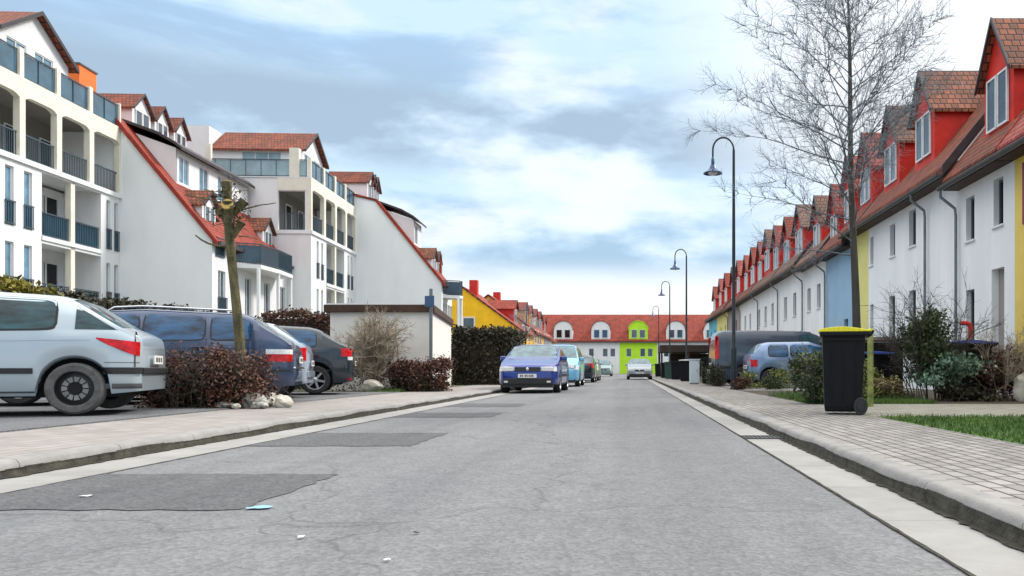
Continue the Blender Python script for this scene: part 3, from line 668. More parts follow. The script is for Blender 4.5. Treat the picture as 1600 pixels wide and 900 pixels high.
def wing(loc, label, L, bal=True, dorm=True, awn=(1.3, 8.3)):
    b = empty('apartment_wing', loc, ROT, label, 'apartment wing')
    ze, zt, xt = 6.7, 12.25, -4.45; s = (zt-ze)/(-xt)
    mb = MB()
    mb.prism([(0, 0, 0), (0, 0, ze), (xt, 0, zt), (-9, 0, 13.3), (-12, 0, 12.2), (-12, 0, 0)], (0, .25, 0)); mb.build('end_wall', M['endwall'], b)
    holes = []
    for k, z in enumerate((.5, 3.3)):
        for a in (.35, L*.36, L*.62, L*.86): holes.append((a, a+.75, z+(.0 if k else .2), z+2.0))
    mb = MB(); wall(mb, (0, .251, 0), Y1, X1, L-.251, ze-.05, holes, .14); mb.box(-12, -.6, L-.2, L, 0, ze); mb.build('street_wall', M['white'], b)
    for h in holes: window(b, (0, .251, 0), Y1, X1, h, .12, 'frame', 'glass', 1, sill=False)
    # roof planes
    mb = MB(); mb.prism([(.25, -.08, ze-.25*s), (xt, -.08, zt), (xt, -.08, zt+.16), (.25, -.08, ze-.25*s+.16)], (0, L+.1, 0))
    mb.prism([(xt, -.08, zt), (-9, -.08, 13.35), (-9, -.08, 13.5), (xt, -.08, zt+.16)], (0, L+.1, 0))
    mb.build('roof', M['tile_red_y'], b)
    mb = MB(); mb.prism([(.28, -.14, ze-.25*s-.08), (xt, -.14, zt-.10), (xt, -.14, zt+.20), (.28, -.14, ze-.25*s+.20)], (0, .07, 0)); mb.build('verge', M['verge'], b)
    mb = MB(); mb.prism([(.22, 0, ze-.28), (.40, 0, ze-.28), (.42, 0, ze-.12), (.22, 0, ze-.12)], (0, L, 0)); mb.build('gutter', M['gutter_m'], b)
    # long shed dormer
    xd = -2.1; zb = ze+2.1*s; y0, y1 = .9, L-.25
    holes = [(.3+i*2.0, 1.25+i*2.0, zb+.25, zb+1.55) for i in range(int((y1-y0-.4)/2.0))]
    mb = MB(); wall(mb, (xd, y0, 0), Y1, X1, y1-y0, 11.15, [(a, c, e, f) for a, c, e, f in holes] + [(-.0, y1-y0, 0, zb-.3)], .1)
    mb.prism([(xd, y0, zb-.3), (xd, y0, 11.15), (xt-.3, y0, 12.1), (xt-.3, y0, zb)], (0, .12, 0)); mb.prism([(xd, y1-.12, zb-.3), (xd, y1-.12, 11.15), (xt-.3, y1-.12, 12.1), (xt-.3, y1-.12, zb)], (0, .12, 0))
    d = mb.build('long_dormer', M['white'], b)
    pr = [(xd+.35, 11.02), (xd, 11.3), (xd-.8, 11.75), (xt, 12.3), (xt-.3, 12.38)]
    mb = MB()
    for (p, q) in zip(pr[:-1], pr[1:]): mb.prism([(p[0], y0-.2, p[1]), (q[0], y0-.2, q[1]), (q[0], y0-.2, q[1]+.14), (p[0], y0-.2, p[1]+.14)], (0, y1-y0+.3, 0))
    mb.build('dormer_roof', M['dkverge'], d)
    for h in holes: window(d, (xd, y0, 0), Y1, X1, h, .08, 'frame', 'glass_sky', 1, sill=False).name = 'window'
    # gabled dormers on the upper roof
    if dorm:
        for yc, w in ((L*.42 if L > 7 else L*.42, 1.7), (L*.63, 1.4), (L*.84, 1.4)):
            small_gable(b, -8.2, -5.3, yc, w, 12.2, 13.75, 14.6)
        for yc in (awn[0], awn[1]):
            if yc < L: small_gable(b, -2.6, -.75, yc, 1.35, 7.3, 8.45, 9.15, roofm='tile_orange_x')
    if bal:
        y0, y1 = bal; zs = 5.65
        bb = MB(); bb.prism([(.0, y0, zs), (1.1, y0+.5, zs), (1.25, (y0+y1)/2, zs), (1.1, y1-.5, zs), (0, y1, zs)], (0, 0, .2)); s_ = bb.build('balcony', M['trim'], b)
        pts = [(.0, y0), (1.1, y0+.5), (1.25, (y0+y1)/2), (1.1, y1-.5), (0, y1)]
        for p, q in zip(pts[:-1], pts[1:]):
            P, Q = Vector((*p, 0)), Vector((*q, 0)); U = (Q-P).normalized(); N = U.cross(Z1)
            railing(s_, P, U, N, 0.01, (Q-P).length-.01, zs+.2, 1.05, None, d=-.05)
            g = MB(); obox(g, P, U, N, .03, (Q-P).length-.03, zs+.28, zs+1.15, -.09, -.075); g.build('panel', M['railpanel'], s_)
        for p in pts[1:4]: MB().tube([(p[0]-.12, p[1], 0), (p[0]-.12, p[1], zs)], .09, 10).build('column', M['trim'], b, smooth=40)
    return b
w1 = wing((-19.5, 37.3, .09), 'white sloped-roof wing behind the pollarded tree, with a long dormer and curved balcony', 9.2, (2.3, 7.6))
w2 = wing((-13.15, 55.7, .09), 'white sloped-roof wing rising directly behind the flat-roofed garage', 3.7, (.5, 2.5), True, (1.1, 2.7))
railing(w1, (.05, 0, 0), Y1, X1, .3, 1.2, 5.9, .95, 'railpanel')
for z in (.3, 3.1): railing(w1, (.05, 0, 0), Y1, X1, .55, 1.45, z, .95, 'railpanel')
MB().box(-1.1, -.6, 3.0, 3.5, 7.4, 9.1).build('chimney', M['verge'], w2)

# ---------------- garage
g = empty('garage', (-5.44, 21.9, .09), R(8), 'low pale garage with a flat dark-brimmed roof beside the pavement', 'garage')
mb = MB(); mb.prism([(0, 0, 0), (0, 6.4, 0), (-2.85, 6.4, 0), (-2.75, .38, 0)], (0, 0, 2.15)); mb.build('wall', M['concrete'], g, fixn=True)
mb = MB(); mb.prism([(.08, -.12, 2.151), (.08, 6.5, 2.151), (-2.95, 6.5, 2.151), (-2.9, .28, 2.151)], (0, 0, .20)); mb.build('fascia', M['fascia'], g, fixn=True, bevel=.01)
mb = MB(); mb.prism([(.03, -.07, 2.352), (.03, 6.45, 2.352), (-2.9, 6.45, 2.352), (-2.85, .32, 2.352)], (0, 0, .035)); mb.build('roof', M['trim'], g, fixn=True)
s = empty('sign_post', (-5.36, 21.5, .09), R(-25), 'grey post with a dark blue sign box, standing at the corner of the garage', 'sign')
MB().tube([(0, 0, 0), (0, 0, 2.75)], .045, 12).build('post', M['zinc'], s, smooth=40)
MB().box(-.15, .15, -.08, -.045, 2.26, 2.56).build('sign_panel', M['blue_sign'], s, bevel=.01)

# ---------------- yellow house and its terrace neighbours
def simple_house(loc, label, L, W, ze, zr, wm, rm, rz=0, win=(), dormer=(), chim=None, left_ext=1.0):
    """ridge along local y, street side at x=0, body to -x"""
    h = empty('terraced_house', loc, rz, label, 'house')
    mb = MB(); xm = -W/2
    mb.prism([(0, 0, 0), (0, 0, ze), (xm, 0, zr), (-W, 0, ze), (-W, 0, 0)], (0, L-.01, 0)); mb.build('wall', M[wm], h)
    s = (zr-ze)/(W/2); oh = .3; mb = MB()
    mb.prism([(oh, -.1, ze-oh*s+.01), (xm, -.1, zr+.01), (xm, -.1, zr+.17), (oh, -.1, ze-oh*s+.17)], (0, L+.08, 0))
    mb.prism([(xm, -.1, zr+.01), (-W-oh, -.1, ze-oh*s+.01), (-W-oh, -.1, ze-oh*s+.17), (xm, -.1, zr+.17)], (0, L+.08, 0))
    r = mb.build('roof', M[rm], h)
    if chim: MB().box(chim[0], chim[0]+.7, chim[1], chim[1]+.7, zr-1.2, zr+.75).build('chimney', M['redclad'], r)
    for (O, U, N, q) in win:
        f = MB(); a, b_, c, d = q
        for z in ((a-.12, b_+.12, c-.12, c), (a-.12, b_+.12, d, d+.12), (a-.12, a, c, d), (b_, b_+.12, c, d)): obox(f, O, U, N, *z, 0, .04)
        w = f.build('window', M['frame'], h); g_ = MB(); obox(g_, O, U, N, a, b_, c, d, 0, .02); g_.build('pane', M['glass'], w)
    for (yc, w_, col) in dormer: small_gable(h, -3.6, -1.1, yc, w_, ze, ze+2.2, ze+3.0, col, 'tile_red_x')
    return h
wy = [((0, 0, 0), -X1, -Y1, (4.1, 5.0, 3.8, 5.1))]
def roww(L): return [((0, 0, 0), Y1, X1, (1+k*2.2, 1.9+k*2.2, z, z+1.2)) for k in range(int((L-1)/2.2)) for z in (1.0, 3.3)]
simple_house((-9.6, 70, .09), 'bright yellow gabled house behind the tall dark hedge', 9, 10.4, 4.0, 7.8, 'yellow', 'tile_red_y', 0, wy + roww(9), [(4.5, 2.2, 'redclad')], (-4.7, 1.0))
simple_house((-9.55, 79.02, .09), 'ochre terraced house with a dormer, next beyond the bright yellow house', 9, 9.0, 4.4, 7.9, 'ochre', 'tile_red_y', 0, roww(9), [(2.5, 2.0, 'ochre'), (6.5, 2.0, 'ochre')], (-4.7, 4.0))
simple_house((-9.6, 88.04, .09), 'tan and grey terraced house between the ochre house and the street end', 9, 7.8, 4.4, 7.6, 'taupe', 'tile_brown_y', 0, roww(9), [(2.5, 2.0, 'cream'), (6.5, 2.0, 'taupe')], (-4.7, 6.0))
simple_house((-10.0, 97.06, .09), 'farthest terraced house on the left side with red roof', 9, 6.8, 4.4, 7.4, 'ochre', 'tile_red_y', 0, roww(9), [(2.5, 2.0, 'white'), (6.5, 2.0, 'redclad')], None)

# ---------------- row across the end of the street
def end_house(xc, label, wm, pane, low=True):
    h = empty('end_terrace_house', (xc, 127, .05), 0, label, 'house', 'houses across the end of the street')
    W = 5.94; ze, zr = 5.35, 9.55
    holes = [(W/2-1.9, W/2-1.1, 3.3-.6, 4.0), (W/2+.3, W/2+1.1, 2.7, 4.0), (W/2+1.5, W/2+2.3, 2.7, 4.0), (W/2-1.0, W/2-.1, .1, 2.2)]
    mb = MB(); wall(mb, (-W/2, 0, 0), X1, -Y1, W, ze, holes, .15)
    mb.box(-W/2, W/2, 8.5, 9, 0, ze); mb.poly([(-W/2, 0, 0), (-W/2, 9, 0), (-W/2, 9, ze), (-W/2, 4.5, zr), (-W/2, 0, ze)]); mb.poly([(W/2, 0, 0), (W/2, 9, 0), (W/2, 9, ze), (W/2, 4.5, zr), (W/2, 0, ze)])
    mb.build('wall', M[wm], h)
    s = (zr-ze)/4.5; mb = MB()
    mb.prism([(-W/2, -.3, ze-.3*s), (-W/2, 4.5, zr), (-W/2, 4.5, zr+.15), (-W/2, -.3, ze-.3*s+.15)], (W, 0, 0)); mb.prism([(-W/2, 4.5, zr), (-W/2, 9.3, ze-.3*s), (-W/2, 9.3, ze-.3*s+.15), (-W/2, 4.5, zr+.15)], (W, 0, 0))
    mb.build('roof', M['tile_red_x'], h)
    MB().box(-W/2, W/2, -.42, -.30, ze-.42, ze-.28).build('gutter', M['gutter_m'], h)
    # round-headed dormer rising through the eaves
    r = 1.5; pts = [(-r, -.02, ze-.6), (r, -.02, ze-.6), (r, -.02, 7.0)]+[(r*math.cos(t), -.02, 7.0+1.35*math.sin(t)) for t in [math.pi*k/12 for k in range(1, 12)]]+[(-r, -.02, 7.0)]
    mb = MB().prism(pts, (0, 3.2, 0)); d = mb.build('arched_dormer', M[wm], h)
    pts2 = [((r+.09)*math.cos(t), -.14, 7.0+1.44*math.sin(t)) for t in [math.pi*k/14 for k in range(15)]]; pts3 = [(r*1.0*math.cos(t), -.14, 7.0+1.36*math.sin(t)) for t in [math.pi*k/14 for k in range(15)]]
    mb = MB()
    for i in range(14): mb.prism([pts2[i], pts2[i+1], pts3[i+1], pts3[i]], (0, 3.2, 0))
    mb.build('dormer_roof', M['tile_red_x'] if wm != 'lime' else M['lime'], d)
    for x in (-1.1, .2): 
        window(h, (0, -.03, 0), X1, -Y1, (x, x+.9, 5.7, 7.0), -.04, 'frame', pane, 0, sill=False)
    for q in holes[:3]: window(h, (-W/2, 0, 0), X1, -Y1, q, .12, 'frame', 'glass', 0, sill=False)
    f = MB(); obox(f, (-W/2, 0, 0), X1, -Y1, *holes[3][:2], .1, 2.2, -.12, -.08); f.build('door', M['taupe'], h)
for xc, wm, pn, lab in [(-16.6, 'white', 'glass', 'white round-gabled house at the left end of the far row'), (-10.65, 'white', 'glass_dk', 'white round-gabled house in the far row above the blue sedan'), (-4.7, 'white', 'blue_sign', 'white round-gabled house in the far row with bright blue dormer windows'), (1.25, 'lime', 'glass', 'lime green round-gabled house at the end of the street'), (7.2, 'white', 'glass', 'white round-gabled house in the far row behind the lamp posts'), (13.15, 'white', 'glass', 'white round-gabled house at the right end of the far row')]:
    end_house(xc, lab, wm, pn)

# ---------------- right-hand terrace
XR = 8.6
def row_house(Y0, Y1_, eave, wm, label, wins=(), dorms=(), roofm='tile_pink', pipe=None, cut=None, chim=None, dwall='redclad', zr=9.5):
    h = empty('row_house', (XR, Y0, .09), 0, label, 'house', 'terraced houses along the right side of the street')
    L = Y1_-Y0-.01; mb = MB(); NX = -X1
    wall(mb, (0, 0, 0), Y1, NX, L, eave+.1, [w[:4] for w in wins], .22)
    sl = 1.33; xr = (zr-eave)/sl-.0
    for y in (0, L-.2): mb.prism([(0.001, y, 0), (0.001, y, eave+.1), (xr, y, zr-.05), (xr+4.5, y, eave-.5), (xr+4.5, y, 0)], (0, .2, 0))
    mb.build('wall', M[wm], h)
    for w in wins:
        if len(w) > 4 and w[4] == 'door':
            f = MB(); obox(f, (0, 0, 0), Y1, NX, w[0], w[1], w[2], w[3], -.22, -.17); d_ = f.build('door', M[w[5]], h)
            f = MB(); obox(f, (0, 0, 0), Y1, NX, w[0]+.08, w[0]+.11, w[2]+1.0, w[2]+1.15, -.17, -.12); f.build('handle', M['chrome'], d_)
        else: window(h, (0, 0, 0), Y1, NX, w[:4], .18, 'frame_dk' if len(w) < 5 else w[4], 'glass_dk', 0, sill=True)
    mb = MB(); oh = .42
    mb.prism([(-oh, 0, eave-oh*sl*.55+.06), (xr, 0, zr), (xr, 0, zr+.16), (-oh, 0, eave-oh*sl*.55+.22)], (0, L, 0))
    mb.prism([(xr, 0, zr), (xr+4.6, 0, eave-.4), (xr+4.6, 0, eave-.24), (xr, 0, zr+.16)], (0, L, 0))
    r = mb.build('roof', M[roofm+'_y'], h)
    mb = MB(); mb.prism([(-oh, -.03, eave-oh*sl*.55-.04), (xr, -.03, zr-.08), (xr, -.03, zr+.20), (-oh, -.03, eave-oh*sl*.55+.26)], (0, .06, 0)); mb.build('verge', M['dkverge' if Y0 > 20 else 'verge'], r)
    mb = MB().box(-oh+.02, -.001, .03, L-.01, eave-.36, eave-.30); mb.build('soffit', M['fascia'], h)
    mb = MB(); zg = eave-oh*sl*.55+.02; prof = [(-oh-.02+.09*math.cos(t)-.06, zg+.09*math.sin(t)) for t in [math.pi+math.pi*k/8 for k in range(9)]]
    mb.prism([(a, -.04, c) for a, c in prof], (0, L+.04, 0)); mb.build('gutter', M['gutter_m'], h, smooth=50)
    if pipe is not None:
        p = pipe; mb = MB(); mb.tube([(-oh-.08, p, zg-.05), (-oh-.08, p, zg-.25), (-.12, p, zg-.55), (-.10, p, zg-.75), (-.10, p, .05)], .038, 10); mb.build('downpipe', M['zinc'], h, smooth=50)
    for (yc, w, tm, ztop) in dorms:
        small_gable(h, .20, 2.9, yc, w, eave+.1, ztop-1.25, ztop, dwall, tm+'_x', True, 'dkverge', -1)
    return h
W_ = lambda a, b, c, d, *r: (a, b, c, d, *r)
row_house(9.0, 17.9, 5.62, 'yellow_r', 'yellow house at the right picture edge with a maroon panel', [(6.2, 7.0, 3.5, 4.9), (3.5, 4.5, 3.6, 4.7), (6.8, 7.6, .1, 2.6, 'door', 'maroon')], [(5.2, 1.6, 'tile_orange', 8.9)])
MB().box(-.03, -.001, 7.75, 8.5, 3.75, 5.1).build('facade_panel', M['maroon'], [q for q in COL.objects if q.name == 'row_house'][0])
h1 = row_house(17.9, 21.0, 5.62, 'white_r', 'nearest white terraced house on the right, next to the yellow house', [(.55, 1.05, 3.95, 5.05), (2.1, 2.6, 3.85, 4.95), (.5, 1.15, .15, 2.95, 'door', 'taupe'), (2.1, 2.6, .5, 2.6)], [(1.22, 1.5, 'tile_orange', 8.9)], 'tile_brown', pipe=3.0)
MB().tube([(2.7, 2.35, 8.6), (2.7, 2.35, 10.25)], .055, 10).build('flue', M['zinc'], h1, smooth=40)
row_house(21.0, 28.9, 6.0, 'white_r', 'wide white terraced house with two dormers and a bent grey downpipe on its front', [(3.1, 3.7, 4.35, 5.45), (5.0, 5.5, 4.3, 5.35), (7.3, 7.8, 4.3, 5.3), (3.1, 3.7, 1.6, 3.0), (5.0, 5.6, 1.3, 3.0), (7.3, 7.8, 1.2, 2.9)], [(2.95, 1.6, 'tile_orange', 9.45), (5.95, 1.6, 'tile_grey', 9.4)], 'tile_brown', pipe=2.1)
row_house(28.9, 31.0, 6.0, 'palyel', 'narrow pale yellow terraced house behind the bare tree trunk', [], [(.95, 1.5, 'tile_pink', 9.35)], 'tile_brown')
row_house(31.0, 35.2, 5.7, 'skyblue', 'pale blue terraced house just beyond the bare tree', [(.6, 1.2, 1.4, 2.6)], [(1.15, 1.5, 'tile_pink', 9.1), (3.45, 1.4, 'tile_pink', 8.5)], 'tile_brown', pipe=4.0)
row_house(35.2, 40.0, 5.8, 'white_r', 'white terraced house next beyond the pale blue one', [(1, 1.7, 3.4, 4.5), (3, 3.7, 3.4, 4.5), (3, 3.7, 1, 2.4)], [(2.4, 1.7, 'tile_grey', 8.7)], 'tile_grey', pipe=4.4)
row_house(40.0, 46.5, 6.0, 'white_r', 'white terraced house with a weathered brown dormer, second beyond the blue one', [(1.5, 2.3, 3.4, 4.6), (4, 4.8, 3.4, 4.6), (4, 4.8, 1, 2.4)], [(1.6, 2.2, 'tile_grey', 9.1), (4.9, 2.0, 'tile_red', 9.1)], 'tile_grey', pipe=6.2)
row_house(46.5, 55.5, 6.0, 'white_r', 'white terraced house in the middle of the row above the parked van', [(1.5, 2.3, 3.4, 4.6), (4, 4.8, 3.4, 4.6), (6.5, 7.3, 3.4, 4.6), (4, 4.8, 1, 2.4)], [(1.7, 2.0, 'tile_red', 9.2), (4.8, 2.3, 'tile_grey', 9.5), (7.7, 2.0, 'tile_pink', 9.2)], 'tile_grey', pipe=7.0)
row_house(55.5, 63.0, 6.0, 'white_r', 'white terraced house, fourth of the white ones beyond the blue front', [(1.5, 2.3, 3.4, 4.6), (4, 4.8, 3.4, 4.6)], [(1.9, 2.2, 'tile_red', 9.3), (5.2, 2.1, 'tile_pink', 9.2)], 'tile_brown', pipe=6.5)
row_house(63.0, 70.5, 6.0, 'taupe', 'grey brown terraced house seen past the nearest lamp post', [(1.5, 2.3, 3.4, 4.6), (4, 4.8, 3.4, 4.6)], [(2.0, 2.2, 'tile_pink', 9.4), (5.5, 2.2, 'tile_red', 9.3)], 'tile_brown', pipe=7.0)
row_house(70.5, 79.5, 6.1, 'palyel', 'light yellow terraced house near the far end of the right row', [(1.5, 2.3, 3.4, 4.6), (5, 5.8, 3.4, 4.6)], [(3.0, 2.2, 'tile_red', 9.4), (7.5, 2.2, 'tile_pink', 9.4)], 'tile_brown')
row_house(79.5, 87.5, 6.1, 'cyan', 'turquoise terraced house last in the right row', [(1.5, 2.3, 3.4, 4.6), (5, 5.8, 3.4, 4.6)], [(4.0, 2.4, 'tile_red', 9.2)], 'tile_brown')
# ================================================================== VEGETATION
M['bark_grey'] = mat('grey_bark', (0.115, 0.13, 0.155), 0.9, 0.35, 5)
def bare_tree(loc, label, H=8.9, first=2.9, n_limb=56, reach=2.75, group=None, twn=(14, 8), lean=-0.20, r0=.085, name='bare_tree', seed=3, up=(14, 38)):
    t = empty(name, loc, 0, label, 'tree', group); rs = np.random.default_rng(seed)
    mb = MB(); pts = []; rad = []
    for k in range(13):
        f = k/12; pts.append((lean*f*1.0+.03*math.sin(f*9), .05*math.sin(f*7+1), H*f)); rad.append(r0*(1-f)**.8+.012)
    rad[0] *= 1.35; mb.tube(pts, rad, 12); mb.build('trunk', M['bark'], t, smooth=60)
    def trunk_at(z):
        f = z/H; return np.array([lean*f+.03*math.sin(f*9), .05*math.sin(f*7+1), z])
    L1, L2 = [], []
    def curve(p, d, L, n, r, droop, store, out=None, wob=.08):
        q = [p.copy()]; d = d/np.linalg.norm(d)
        for k in range(n):
            d = d+rs.normal(0, wob, 3)+np.array([0, 0, droop]); d /= np.linalg.norm(d)
            p2 = p+d*L/n; store.append(np.r_[p, p2, max(.0022, r*(1-k/n)), max(.0022, r*(1-(k+1)/n))]); p = p2; q.append(p.copy())
            if out is not None: out.append((p.copy(), d.copy(), (k+1)/n))
        return q
    for i in range(n_limb):
        f = i/(n_limb-1); z = first+(H-first-.35)*f
        az = i*2.399+rs.uniform(-.4, .4); el = R(rs.uniform(*up)+14*f)
        L = reach*((.80+.9*f) if f < .3 else 1.07*(1-.80*((f-.3)/.7)**1.7))*rs.uniform(.75, 1.08)
        if math.cos(az) > 0:
            if H > 7 and f < .25: continue
            L *= .80
        d = np.array([math.cos(az)*math.cos(el), math.sin(az)*math.cos(el), math.sin(el)])
        nodes = []; curve(trunk_at(z), d, L, 9, .015*(1-.5*f)*(L/reach)**.4+.004, .012, L1, nodes, .07)
        for (p, dd, u) in nodes[1:]:
            for _ in range(max(1, int(twn[0]*L/reach/4+.5))):
                side = np.cross(dd, rs.normal(size=3)); side /= np.linalg.norm(side); d2 = dd*.8+side*rs.uniform(.5, 1.0)+np.array([0, 0, .12])
                nn = []; curve(p, d2, (.75*(1-u)+.32)*rs.uniform(.6, 1.15)*min(1, L), 4, .006, .03, L1, nn, .14)
                for (p3, d3, u3) in nn:
                    for __ in range(max(1, twn[1]//4)):
                        s3 = np.cross(d3, rs.normal(size=3)); s3 /= np.linalg.norm(s3)
                        curve(p3, d3*.8+s3*rs.uniform(.4, 1), rs.uniform(.10, .28), 2, .0034, .03, L2, None, .2)
    segs_mesh('branches', L1, M['bark_grey'], t, 5); segs_mesh('twigs', L2, M['twig'], t, 3)
    return t
bare_tree((4.2, 14.8, .09), 'tall bare tree with fine spreading twigs behind the yellow-lidded bin', H=8.0, reach=2.75, n_limb=64, twn=(14, 8), first=2.6, r0=.074)
bare_tree((-8.6, 66, .09), 'small bare tree beside the yellow house roofs', 6.0, 1.6, 26, 1.9, None, (10, 8), 0, .06, 'bare_tree', 11)
def pollard():
    t = empty('pollarded_tree', (-6.0, 12.15, .09), 0, 'pollarded tree with knobbly cut head and mossy trunk growing from the russet bush', 'tree')
    mb = MB(); pts = [(.13, 0, 0), (.10, 0, .5), (.04, .02, 1.2), (-.02, 0, 1.9), (-.07, -.02, 2.5), (-.10, 0, 2.95), (-.13, 0, 3.30)]
    mb.tube(pts, [.105, .078, .068, .064, .066, .078, .042], 14)
    mb.build('trunk', M['bark_moss'], t, smooth=60)
    b = MB()
    for (p, q, r) in [((-.11, 0, 2.95), (-.14, 0, 3.42), .075), ((-.09, 0, 2.9), (.12, .05, 3.15), .07), ((-.10, 0, 2.8), (-.05, -.12, 3.12), .08), ((-.1, 0, 2.75), (-.28, .05, 3.0), .055), ((-.05, 0, 2.6), (.10, .0, 2.82), .06)]:
        P, Q = Vector(p), Vector(q); b.tube([P, P.lerp(Q, .5)+Vector((.01, 0, 0)), Q], [r, r*.8, r*1.1], 10)
    b.build('stubs', M['bark_moss'], t, smooth=60)
    c = MB(); c.tube([(-.14, -.001, 3.42), (-.141, -.001, 3.435)], .065, 12); c.tube([(-.05, -.135, 3.05), (-.048, -.165, 3.06)], .085, 12); c.build('cut_face', M['cutwood'], t)
    S = []
    def tw(p, d, L, r, n=5):
        p = np.array(p, float); d = np.array(d, float); d /= np.linalg.norm(d)
        for k in range(n):
            d = d+rng.normal(0, .10, 3); d /= np.linalg.norm(d); q = p+d*L/n; S.append(np.r_[p, q, r*(1-.5*k/n), r*(1-.5*(k+1)/n)]); p = q
    tw((-.12, 0, 3.1), (-1, 0, .12), .62, .016); tw((-.1, 0, 3.15), (-1, .3, .45), .55, .012); tw((-.05, 0, 2.45), (-1, -.1, .12), .62, .022); tw((.05, 0, 3.0), (1, 0, .10), .55, .014); tw((.05, 0, 2.6), (1, 0, .02), .30, .012)
    for _ in range(70):
        a = rng.uniform(0, 6.28); tw((-.08+.08*math.cos(a), .08*math.sin(a), rng.uniform(2.75, 3.3)), (math.cos(a), math.sin(a), rng.uniform(-.2, .6)), rng.uniform(.06, .24), .007, 3)
    segs_mesh('shoots', S, M['bark_moss'], t, 6)
    lf = np.array([(-.1, 0, 3.05)])+rng.normal(0, 1, (260, 3))*np.array([.13, .12, .14])
    leaves('ivy_leaves', lf, .028, M['hedge_dark'], t)
pollard()
def bush(name, loc, label, cat, parts, group=None, rz=0):
    b = empty(name, loc, rz, label, cat, group)
    for (pn, P, s, m) in parts: leaves(pn, P, s, M[m], b)
    return b
def twigs_fan(n, base_r, h, spread, r=.006, kinks=5, seed=1, dens=3):
    rs = np.random.default_rng(seed); S = []
    def go(p, d, L, r, n_, lvl):
        for k in range(n_):
            d = d+rs.normal(0, .13, 3); d /= np.linalg.norm(d); q = p+d*L/n_; S.append(np.r_[p, q, r*(1-.6*k/n_), r*(1-.6*(k+1)/n_)])
            if lvl > 0 and k > 0:
                for _ in range(dens):
                    e = d+rs.normal(0, .55, 3); e /= np.linalg.norm(e); go(q, e, L*.38*rs.uniform(.6, 1.2), r*.55, 4, lvl-1)
            p = q
    for i in range(n):
        a = rs.uniform(0, 6.28); rr = base_r*math.sqrt(rs.uniform()); sp = spread*rs.uniform(.1, 1)
        go(np.array([rr*math.cos(a), rr*math.sin(a), 0]), np.array([math.cos(a)*sp, math.sin(a)*sp, 1.0]), h*rs.uniform(.65, 1.0), r, kinks, 2)
    return S
# russet bush in front of the wagon
P = box_pts(15000, -7.0, -5.55, 11.5, 12.25, .02, .78, .20, .45); P = P[(P[:, 2] > .01)]
hgt = .78-.18*np.abs((P[:, 0]+6.3))+.10*np.sin(P[:, 0]*9)*np.sin(P[:, 1]*7)
P = P[P[:, 2] < hgt+.1*rng.normal(size=len(P))]
low = P[:, 2] < .48
b = empty('russet_bush', (0, 0, .09), 0, 'low russet clipped bush between the silver hatchback and the stones', 'bush')
leaves('foliage', P, .028, M['leaf_brown'], b)
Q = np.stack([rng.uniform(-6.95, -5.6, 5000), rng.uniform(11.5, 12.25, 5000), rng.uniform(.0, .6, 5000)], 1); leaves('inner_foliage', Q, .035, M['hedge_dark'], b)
S = twigs_fan(60, .65, .8, .5, .007, 5, 5, 2); S = np.array(S); S[:, [0, 3]] -= 6.3; S[:, [1, 4]] += 11.9; segs_mesh('stems', S, M['bark'], b, 4)
# white-grey stones on the corner
def rock(name, loc, s, label, m='stone', sq=(1, .7, .6), seed=0):
    rs = random.Random(seed); bm = bmesh.new(); bmesh.ops.create_icosphere(bm, subdivisions=3, radius=1)
    for v in bm.verts:
        n = math.sin(v.co.x*3+seed)*.12+math.sin(v.co.y*4+seed*2)*.10+math.sin(v.co.z*5+v.co.x*3)*.08+rs.uniform(-.06, .06)
        v.co *= 1+n; v.co.x *= s*sq[0]; v.co.y *= s*sq[1]; v.co.z *= s*sq[2]
    me = bpy.data.meshes.new(name); bm.to_mesh(me); bm.free(); me.materials.append(M[m]); o = bpy.data.objects.new(name, me); COL.objects.link(o); o.location = loc
    me.polygons.foreach_set('use_smooth', [True]*len(me.polygons)); me.set_sharp_from_angle(angle=R(28)); return tag(o, label, 'stone')
for i, (x, y, s, m, sq, lab) in enumerate([(-5.62, 11.75, .27, 'stone', (1, .8, .62), 'largest pale mottled stone under the edge of the russet bush'), (-5.93, 11.5, .14, 'stone', (1.2, .8, .5), 'leftmost flat pale stone at the foot of the russet bush'), (-5.27, 11.9, .17, 'stone_p', (.8, 1.0, .8), 'tilted tan stone at the right end of the stone group beside the pavement'), (-5.45, 11.5, .12, 'stone', (1.2, .8, .6), 'small pale stone between the largest stone and the pavement'), (-5.60, 12.1, .18, 'stone_p', (1, .8, .9), 'rounded pale stone behind the largest mottled stone'), (-5.75, 11.42, .08, 'stone_p', (1, 1, .6), 'smallest pale stone in front of the largest mottled stone')]):
    rock('garden_stone', (x+.12, y, .12+s*sq[2]*.45), s*.82, lab, m, sq, i+2)
rock('pale_boulder', (-6.55, 20.4, .25), .30, 'smooth pale boulder under the bare shrub in front of the garage', 'stone_p', (1, .7, .55), 21)
# long hedge behind the parking lot
P = box_pts(26000, -13.3, -12.1, 10.5, 19.0, .05, 2.33, .16, .8)
o = leaves('hedge', P[P[:, 1] < 17.2], .060, M['hedge_olive']); tag(o, 'yellow-green hedge behind the silver hatchback', 'hedge')
P2 = box_pts(26000, -13.6, -12.4, 17.2, 26.5, .05, 2.25, .16, .8); o = leaves('hedge', P2, .055, M['hedge_dark']); tag(o, 'dark hedge behind the dark blue station wagon', 'hedge')
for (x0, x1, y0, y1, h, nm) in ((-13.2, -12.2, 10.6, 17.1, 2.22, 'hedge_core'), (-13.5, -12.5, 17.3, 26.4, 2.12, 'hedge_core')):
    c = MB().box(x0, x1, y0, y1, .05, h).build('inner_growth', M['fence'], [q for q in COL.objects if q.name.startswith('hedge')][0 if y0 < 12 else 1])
P = box_pts(9000, -12.2, -9.0, 26.4, 27.0, .05, 2.45, .14, .8); o = leaves('brown_hedge', P, .05, M['leaf_brown']); tag(o, 'dull brown hedge left of the garage, below the apartment block', 'hedge')
